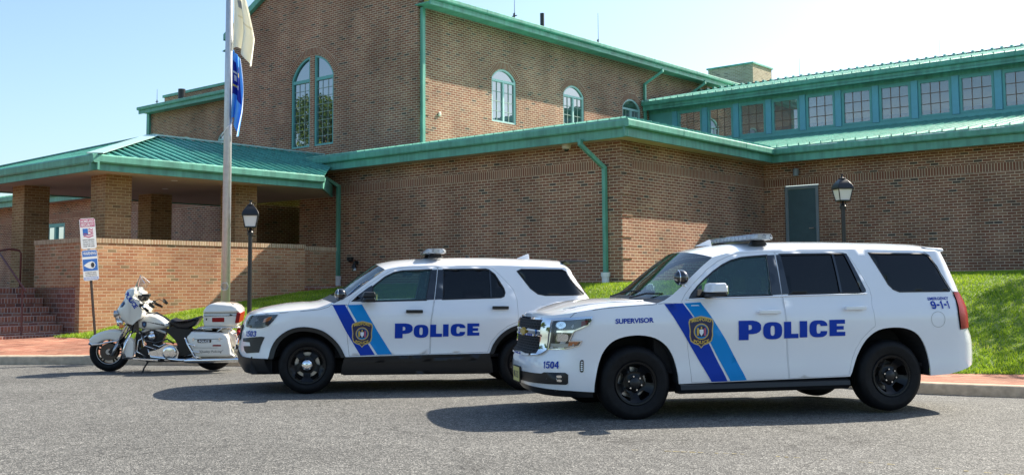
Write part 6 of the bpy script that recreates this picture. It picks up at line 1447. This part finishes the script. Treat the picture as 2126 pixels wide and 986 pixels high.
# engine: two finned cylinders, crankcase, primary cover, air cleaner
EN = empty('engine', (0, 0, 0)); EN.parent = MO
def vcyl(ang, lab):
    d = Vector((math.sin(ang), 0, math.cos(ang))); o = Vector((.125, 0, .33)); mb = MB()
    for i in range(9):
        a = o + d * (.12 + i * .022); mb.bar(a - Vector((d.z, 0, -d.x)) * .085, a + Vector((d.z, 0, -d.x)) * .085, .17, .011, up=d)
    mb.cyl(o, o + d * .33, .062, n=20); mb.build('cylinder', 'finned', EN)
    mb = MB(); c = o + d * .335; mb.bar(c - Vector((d.z, 0, -d.x)) * .095, c + Vector((d.z, 0, -d.x)) * .095, .16, .055, up=d); mb.build('rocker_cover', 'alu', EN, bevel=.018)
M['finned'] = simple('cylinder_fins', (0.05, 0.05, 0.052), .4, metal=.5)
vcyl(R(23), 'f'); vcyl(R(-23), 'r')
offs([(.30, .20), (.32, .34), (.22, .43), (.02, .43), (-.16, .40), (-.30, .38), (-.33, .22), (-.2, .16), (.2, .16)], -.11, .11, 'crankcase', 'trim', EN, .02)
pc = [(.165, .285), (.155, .325), (.06, .345), (-.02, .375), (-.08, .42), (-.17, .435), (-.26, .40), (-.31, .31), (-.29, .215), (-.21, .175), (-.10, .18), (-.0, .235), (.10, .25)]
offs(pc, .11, .175, 'primary_cover', 'chrome', EN, .022)
mb = MB(); mb.lathe([(.112, 0), (.114, .02), (.105, .034), (.085, .038), (0, .042)], (-.172, .172, .303), axis='y', n=40); mb.lathe([(.088, .036), (.086, .041), (.078, .037)], (-.172, .172, .303), axis='y', n=40); mb.build('derby_cover', 'chrome', EN, smooth=True)
mb = MB(); mb.lathe([(.06, 0), (.062, .03), (.045, .05), (.0, .06)], (.125, .10, .555), axis='y', n=28); mb.lathe([(.03, 0), (.032, .03), (0, .035)], (.125, .10, .62), axis='y', n=20); mb.build('horn_cover', 'chrome', EN, smooth=True)
mb = MB(); mb.tube([(.20, .09, .58), (.33, .12, .50), (.36, .12, .32), (.20, .13, .24)], .012, 8); mb.tube([(.12, .12, .44), (.0, .14, .40), (-.1, .13, .45)], .009, 8); mb.tube([(.30, .11, .62), (.25, .13, .42), (.05, .15, .36)], .007, 6); mb.build('cables', 'chrome', EN, smooth=True)
# footboards, crash bars, lower fairings, stand
for s in (-1, 1):
    mb = MB(); mb.loft([[(.36, s * .22, .225), (.36, s * .36, .235), (.36, s * .36, .255), (.36, s * .22, .245)], [(.24, s * .21, .205), (.24, s * .37, .205), (.24, s * .37, .225), (.24, s * .21, .225)], [(-.04, s * .22, .20), (-.04, s * .35, .20), (-.04, s * .35, .218), (-.04, s * .22, .218)]]); mb.build('footboard', 'trim', MO, bevel=.006)
    mb = MB(); mb.bar((.35, s * .365, .238), (-.03, s * .362, .208), .012, .026); mb.build('footboard_edge', 'chrome', MO, bevel=.003)
    mb = MB(); mb.tube([(.40, s * .06, .66), (.43, s * .26, .60), (.46, s * .35, .50), (.50, s * .36, .36), (.505, s * .34, .25), (.44, s * .20, .225), (.34, s * .10, .24)], .017, 10); mb.build('crash_bar', 'chrome', MO, smooth=True)
    offs([(.508, .475), (.455, .555), (.405, .566), (.372, .520), (.356, .440), (.355, .330), (.370, .262), (.465, .262), (.49, .33)], *( (.24, .33) if s > 0 else (-.33, -.24)), 'lower_fairing', 'cpaint', None, .03)
    mb = MB(); mb.tube([(-.40, s * .20, .56), (-.45, s * .36, .545), (-.53, s * .415, .40), (-.60, s * .41, .26), (-.70, s * .38, .245)], .015, 10); mb.tube([(-.50, s * .415, .47), (-.62, s * .42, .43)], .012, 8); mb.tube([(-.56, s * .415, .35), (-.68, s * .42, .33)], .010, 8); mb.build('rear_crash_bar', 'chrome', MO, smooth=True)
    # exhaust
    mb = MB(); mb.tube([(.20, s * .10, .40), (.12, s * .16, .24), (-.3, s * .20, .19), (-.44, s * .28, .195)], .024, 12); mb.build('exhaust_pipe', 'chrome', MO, smooth=True)
    mb = MB(); mb.tube([(-.43, s * .30, .190), (-.50, s * .31, .193), (-.56, s * .31, .195), (-1.22, s * .31, .200), (-1.27, s * .31, .195)], [.028, .042, .046, .046, .040], 18); mb.build('muffler', 'chrome', MO, autos=50)
mb = MB(); mb.tube([(.16, .16, .18), (.21, .24, .08), (.245, .30, -.05)], .013, 8); mb.bar((.225, .29, -.058), (.285, .31, -.055), .045, .01); mb.build('side_stand', 'trim', MO)
mb = MB(); mb.tube([(.245, .30, -.03), (.30, .30, -.05), (.36, .29, -.035), (.37, .28, .02)], .006, 6); mb.build('stand_tang', 'alu', MO)
# saddlebags
sb = [(-.475, .540), (-.478, .575), (-.545, .650), (-.70, .640), (-1.048, .622), (-1.10, .600), (-1.128, .535), (-1.155, .42), (-1.185, .305), (-1.225, .262), (-1.10, .250), (-.624, .252), (-.595, .300), (-.53, .42)]
for s in (-1, 1):
    SBg = empty('saddlebag'); SBg.parent = MO
    def ssec(y, sh): return [(a, s * y, b) for a, b in (inset(sb, sh) if sh else sb)]
    mb = MB(); mb.loft([ssec(.20, .02), ssec(.22, .0), ssec(.36, .0), ssec(.395, .012), ssec(.41, .035)]); o = mb.build('case', 'cpaint', SBg, autos=50, bevel=.006)
    if s > 0:
        seam_ = MB(); seam_.tube([(-.485, .398, .530), (-.60, .412, .536), (-1.0, .412, .540), (-1.122, .398, .540)], .0035, 6); seam_.build('lid_seam', 'trim', SBg)
        for xx in (-.585, -.99): l_ = MB(); l_.box(xx - .015, xx + .015, .398, .418, .515, .565); l_.build('latch', 'chrome', SBg, bevel=.003)
        k = MB(); k.prism([(-.645, .535), (-.855, .530), (-.868, .520), (-.858, .482), (-.66, .480), (-.650, .492)], lambda a, b, d: (a, d, b), .410, .414); k.build('name_plate', 'gloss', SBg)
        v, f = text2d('POLICE', .03); k = MB(); k.add([(-.672 - .165 * a, .4155, .489 + .032 * b) for a, b in v], f); k.build('plate_lettering', 'bwhite', SBg, fix=False)
        v, f = text2d('"Quality Policing"', .0); k = MB(); k.add([(-.665 - .37 * a - .012 * b, .4125, .315 + .048 * b) for a, b in v], f); k.build('motto_lettering', 'ink', SBg, fix=False)
        k = MB(); k.tube([(-.58, .412, .405), (-.9, .4125, .40), (-1.14, .40, .395)], .002, 4); k.build('pinstripe', 'ink', SBg)
        k = MB(); k.box(-1.015, -.885, .410, .418, .425, .448); k.build('reflector', 'red', SBg, bevel=.003)
# top box
TB = empty('top_case'); TB.parent = MO
low_ = [(-.705, .735), (-.692, .90), (-.700, .925), (-1.265, .925), (-1.282, .90), (-1.225, .725), (-1.19, .715), (-.735, .715)]
up_ = [(-.698, .928), (-.700, .965), (-.745, 1.035), (-.82, 1.078), (-.88, 1.088), (-1.15, 1.068), (-1.225, 1.035), (-1.270, .985), (-1.280, .928)]
def box_of(poly, hw, name, m, parent, r=.04):
    mb = MB(); mb.loft([[(a, y, b) for a, b in inset(poly, sh)] for y, sh in ((-hw, r), (-hw + r * .4, r * .35), (-hw + r, .0001), (hw - r, .0001), (hw - r * .4, r * .35), (hw, r))]); return mb.build(name, m, parent, autos=50, bevel=.006)
box_of(low_, .25, 'case', 'cpaint', TB); box_of(up_, .255, 'lid', 'cpaint', TB, .045)
mb = MB(); mb.box(-1.035, -.842, .244, .256, .790, .862); mb.build('reflector', 'red', TB, bevel=.006); mb = MB(); mb.box(-1.05, -.83, .240, .252, .780, .872); mb.build('reflector_frame', 'cpaint', TB, bevel=.004)
mb = MB(); mb.loft([[(a, y, b) for a, b in ((-1.23, .935), (-1.292, .93), (-1.262, .775), (-1.20, .77))] for y in (-.18, .262)]); mb.build('wrap_lamp', 'red', TB, bevel=.01)
mb = MB(); mb.bar((-.755, .248, .835), (-.755, .256, .835), .02, .03); mb.bar((-1.13, .15, 1.072), (-1.17, .2, 1.06), .02, .015); mb.bar((-1.12, .25, .905), (-1.16, .256, .895), .03, .02); mb.build('lock', 'trim', TB, bevel=.003)
# rack, tail lamps, plate
mb = MB(); mb.tube([(-.60, .16, .66), (-.75, .20, .70), (-1.2, .20, .70), (-1.27, .1, .69), (-1.27, -.1, .69), (-1.2, -.20, .70), (-.75, -.20, .70)], .012, 8); mb.tube([(-1.0, .2, .70), (-.9, .2, .62)], .010, 8); mb.tube([(-1.15, .2, .70), (-1.08, .2, .60)], .010, 8); mb.build('luggage_rack', 'chrome', MO, smooth=True)
offs([(-.68, .66), (-.70, .70), (-.80, .70), (-.83, .655)], -.1, .17, 'radio_box', 'cpaint')
for z, m in ((.60, 'red'), (.50, 'amber')):
    for s in (-1, 1): mb = MB(); mb.lathe([(.02, -.03), (.048, 0), (.05, .03), (.03, .045), (0, .05)], (-1.27, s * .20, z), axis='x', n=20, sgn=-1); mb.build('tail_lamp', m, MO, smooth=True)
mb = MB(); mb.sphere((-1.24, 0, .62), .06); mb.build('tail_lamp', 'red', MO, smooth=True)
mb = MB(); mb.tube([(-1.15, -.24, .62), (-1.25, -.22, .60), (-1.27, 0, .56), (-1.25, .22, .60), (-1.15, .24, .62)], .012, 8); mb.tube([(-1.25, .22, .60), (-1.24, .30, .45), (-1.20, .34, .30), (-1.25, .30, .24)], .011, 8); mb.build('tail_bar', 'chrome', MO, smooth=True)
mb = MB(); mb.box(-1.262, -1.255, -.09, .09, .36, .47); mb.build('licence_plate', 'plate', MO)
mb = MB(); mb.lathe([(.02, -.03), (.042, 0), (.045, .02), (0, .03)], (-1.25, .30, .40), axis='x', n=16, sgn=-1); mb.build('rear_speaker', 'trim', MO, smooth=True)
# handlebars, mirrors, levers, siren box
mb = MB(); mb.tube([(.16, .42, 1.035), (.24, .36, 1.08), (.34, .20, 1.13), (.36, 0, 1.14), (.34, -.20, 1.13), (.24, -.36, 1.08), (.16, -.42, 1.035)], .014, 10); mb.build('handlebar', 'chrome', MO, smooth=True)
for s in (-1, 1):
    mb = MB(); mb.tube([(.20, s * .385, 1.055), (.10, s * .455, .99)], .019, 12); mb.build('grip', 'rubber', MO, smooth=True)
    mb = MB(); mb.tube([(.26, s * .38, 1.07), (.17, s * .47, 1.00)], .006, 6); mb.box(.19, .25, s * .38 - .02, s * .38 + .02, 1.05, 1.10); mb.build('lever', 'trim', MO)
    mb = MB(); mb.tube([(.22, s * .37, 1.09), (.14, s * .42, 1.12), (.08, s * .44, 1.08)], .006, 6); mb.build('mirror_stem', 'trim', MO)
    mb = MB(); mb.prism([(.085, 1.125), (.055, 1.115), (-.0, 1.045), (.03, 1.03), (.09, 1.07)], lambda a, b, d: (a, s * (.44 + d), b), -.02, .02); mb.build('mirror', 'gloss', MO, bevel=.008)
mb = MB(); mb.box(.20, .34, .02, .16, 1.13, 1.22); mb.box(.12, .24, .20, .32, 1.205, 1.245); mb.box(.24, .33, -.20, -.02, 1.15, 1.20); mb.build('radar_unit', 'trim', MO, bevel=.01)
mb = MB(); mb.tube([(.30, .15, 1.12), (.22, .26, 1.21), (.13, .27, 1.24)], .012, 8); mb.tube([(.28, .2, 1.05), (.16, .30, .97), (.05, .2, .92)], .010, 6); mb.build('control_cables', 'trim', MO)
box_of([(.36, 1.12), (.37, 1.24), (.33, 1.30), (.26, 1.26), (.24, 1.12)], .15, 'instrument_panel', 'cpaint', MO, .02)

mb = MB(); mb.box(.30, .39, -.085, .085, .22, .60); mb.build('oil_cooler', 'trim', MO, bevel=.01)
mb = MB(); mb.box(-.10, .30, -.07, .07, .585, .675); mb.build('tank_bracket', 'gloss', MO, bevel=.01)
mb = MB(); mb.tube([(.30, .12, .64), (.22, .15, .50), (.05, .16, .46), (-.12, .14, .52), (-.22, .12, .44)], .014, 8); mb.tube([(.42, .10, .78), (.47, .13, .62), (.55, .13, .48), (.66, .13, .40)], .009, 8); mb.tube([(.44, -.08, .80), (.50, -.02, .66), (.56, .10, .56)], .009, 8); mb.build('hoses', 'gloss', MO, smooth=True)
# ------------------------------------------------------------------ trees (one off to the right throws the shade on the lawn, two show in the windows, two unseen behind the camera added for reflections)
M['bark'] = simple('bark', (0.09, 0.065, 0.045), .9, var=.3, scale=8, bump=.6)
def leafmat(nm, a, b_):
    m, n, l, b = mat(nm); u_ = n.new('ShaderNodeUVMap'); sp = n.new('ShaderNodeSeparateXYZ'); l.new(u_.outputs[0], sp.inputs[0]); r = ramp(n, [(0, a), (1, b_)]); l.new(sp.outputs[0], r.inputs[0]); l.new(r.outputs[0], b.inputs['Base Color'])
    t = n.new('ShaderNodeBsdfTranslucent'); l.new(r.outputs[0], t.inputs[0]); mx = n.new('ShaderNodeMixShader'); mx.inputs[0].default_value = .35
    l.new(b.outputs[0], mx.inputs[1]); l.new(t.outputs[0], mx.inputs[2]); l.new(mx.outputs[0], n['Material Output'].inputs[0]); b.inputs['Roughness'].default_value = .5; return m
M['leaf'] = leafmat('maple_leaves', (0.035, 0.085, 0.015), (0.13, 0.21, 0.035))
def tree(x, y, z0, h, r, label, n=9000, seed=1, ls=.16):
    g = np.random.default_rng(seed); T = empty('broadleaf_tree', (x, y, z0)); tag(T, label, 'tree', 'broadleaf trees around the car park')
    mb = MB(); mb.tube([(0, 0, -.3), (.05, 0, h * .2), (0, .1, h * .45), (.1, 0, h * .8)], [.28, .22, .16, .04], 12)
    cs = []
    for i in range(16):
        a = g.uniform(0, 2 * PI); q = g.uniform(.35, .9); zz = h * g.uniform(.42, .92); rr = r * q * math.sqrt(max(.1, 1 - ((zz / h - .62) / .45) ** 2)); c = (rr * math.cos(a), rr * math.sin(a), zz); cs.append((c, r * g.uniform(.28, .45)))
        mb.tube([(0, 0, zz * .55), (c[0] * .5, c[1] * .5, zz * .8), c], [.09, .05, .02], 6)
    mb.build('trunk', 'bark', T, smooth=True)
    V = np.zeros((n, 4, 3)); U = np.zeros((n, 4, 2)); ci = g.integers(0, len(cs), n); C_ = np.array([c for c, _ in cs])[ci]; Rr = np.array([q for _, q in cs])[ci]
    d = g.normal(size=(n, 3)); d /= np.linalg.norm(d, axis=1)[:, None]; p = C_ + d * (Rr * g.uniform(.35, 1.0, n) ** .5)[:, None] * [1, 1, .8]
    a = g.normal(size=(n, 3)); a /= np.linalg.norm(a, axis=1)[:, None]; b = np.cross(a, g.normal(size=(n, 3))); b /= np.linalg.norm(b, axis=1)[:, None]; s = g.uniform(.6, 1.3, n)[:, None] * ls
    V[:, 0] = p - a * s * .5; V[:, 1] = p + b * s * .35; V[:, 2] = p + a * s * .5; V[:, 3] = p - b * s * .35; U[:, :, 0] = g.uniform(0, 1, n)[:, None]
    me = bpy.data.meshes.new('crown'); me.vertices.add(4 * n); me.vertices.foreach_set('co', V.reshape(-1)); me.loops.add(4 * n); me.loops.foreach_set('vertex_index', np.arange(4 * n, dtype=np.int32)); me.polygons.add(n)
    me.polygons.foreach_set('loop_start', np.arange(0, 4 * n, 4, dtype=np.int32)); me.polygons.foreach_set('loop_total', np.full(n, 4, dtype=np.int32)); me.update(); uv = me.uv_layers.new(name='UVMap'); uv.data.foreach_set('uv', U.reshape(-1)); me.materials.append(M['leaf'])
    o = bpy.data.objects.new('crown', me); link(o); o.parent = T
tree(15.2, 21.4, 1.6, 6.4, 2.2, 'leafy young tree beyond the right edge whose shade falls on the lawn', seed=3, n=5000, ls=.13)
tree(-31, 31.5, .8, 11.0, 5.0, 'tall leafy tree reflected in the left tall arched window', seed=4, n=36000, ls=.17)
tree(-42, 24.5, .6, 8.0, 4.0, 'leafy tree reflected low in the right tall arched window', seed=5, n=30000, ls=.17)
tree(6, -34, 0, 13, 6.5, 'unseen leafy tree across the car park, added for reflections in the patrol car glass', seed=6, n=10000, ls=.3)
tree(-2, -40, 0, 11, 6.0, 'unseen rounder tree across the car park, added for reflections left of the taller tree', seed=8, n=10000, ls=.3)
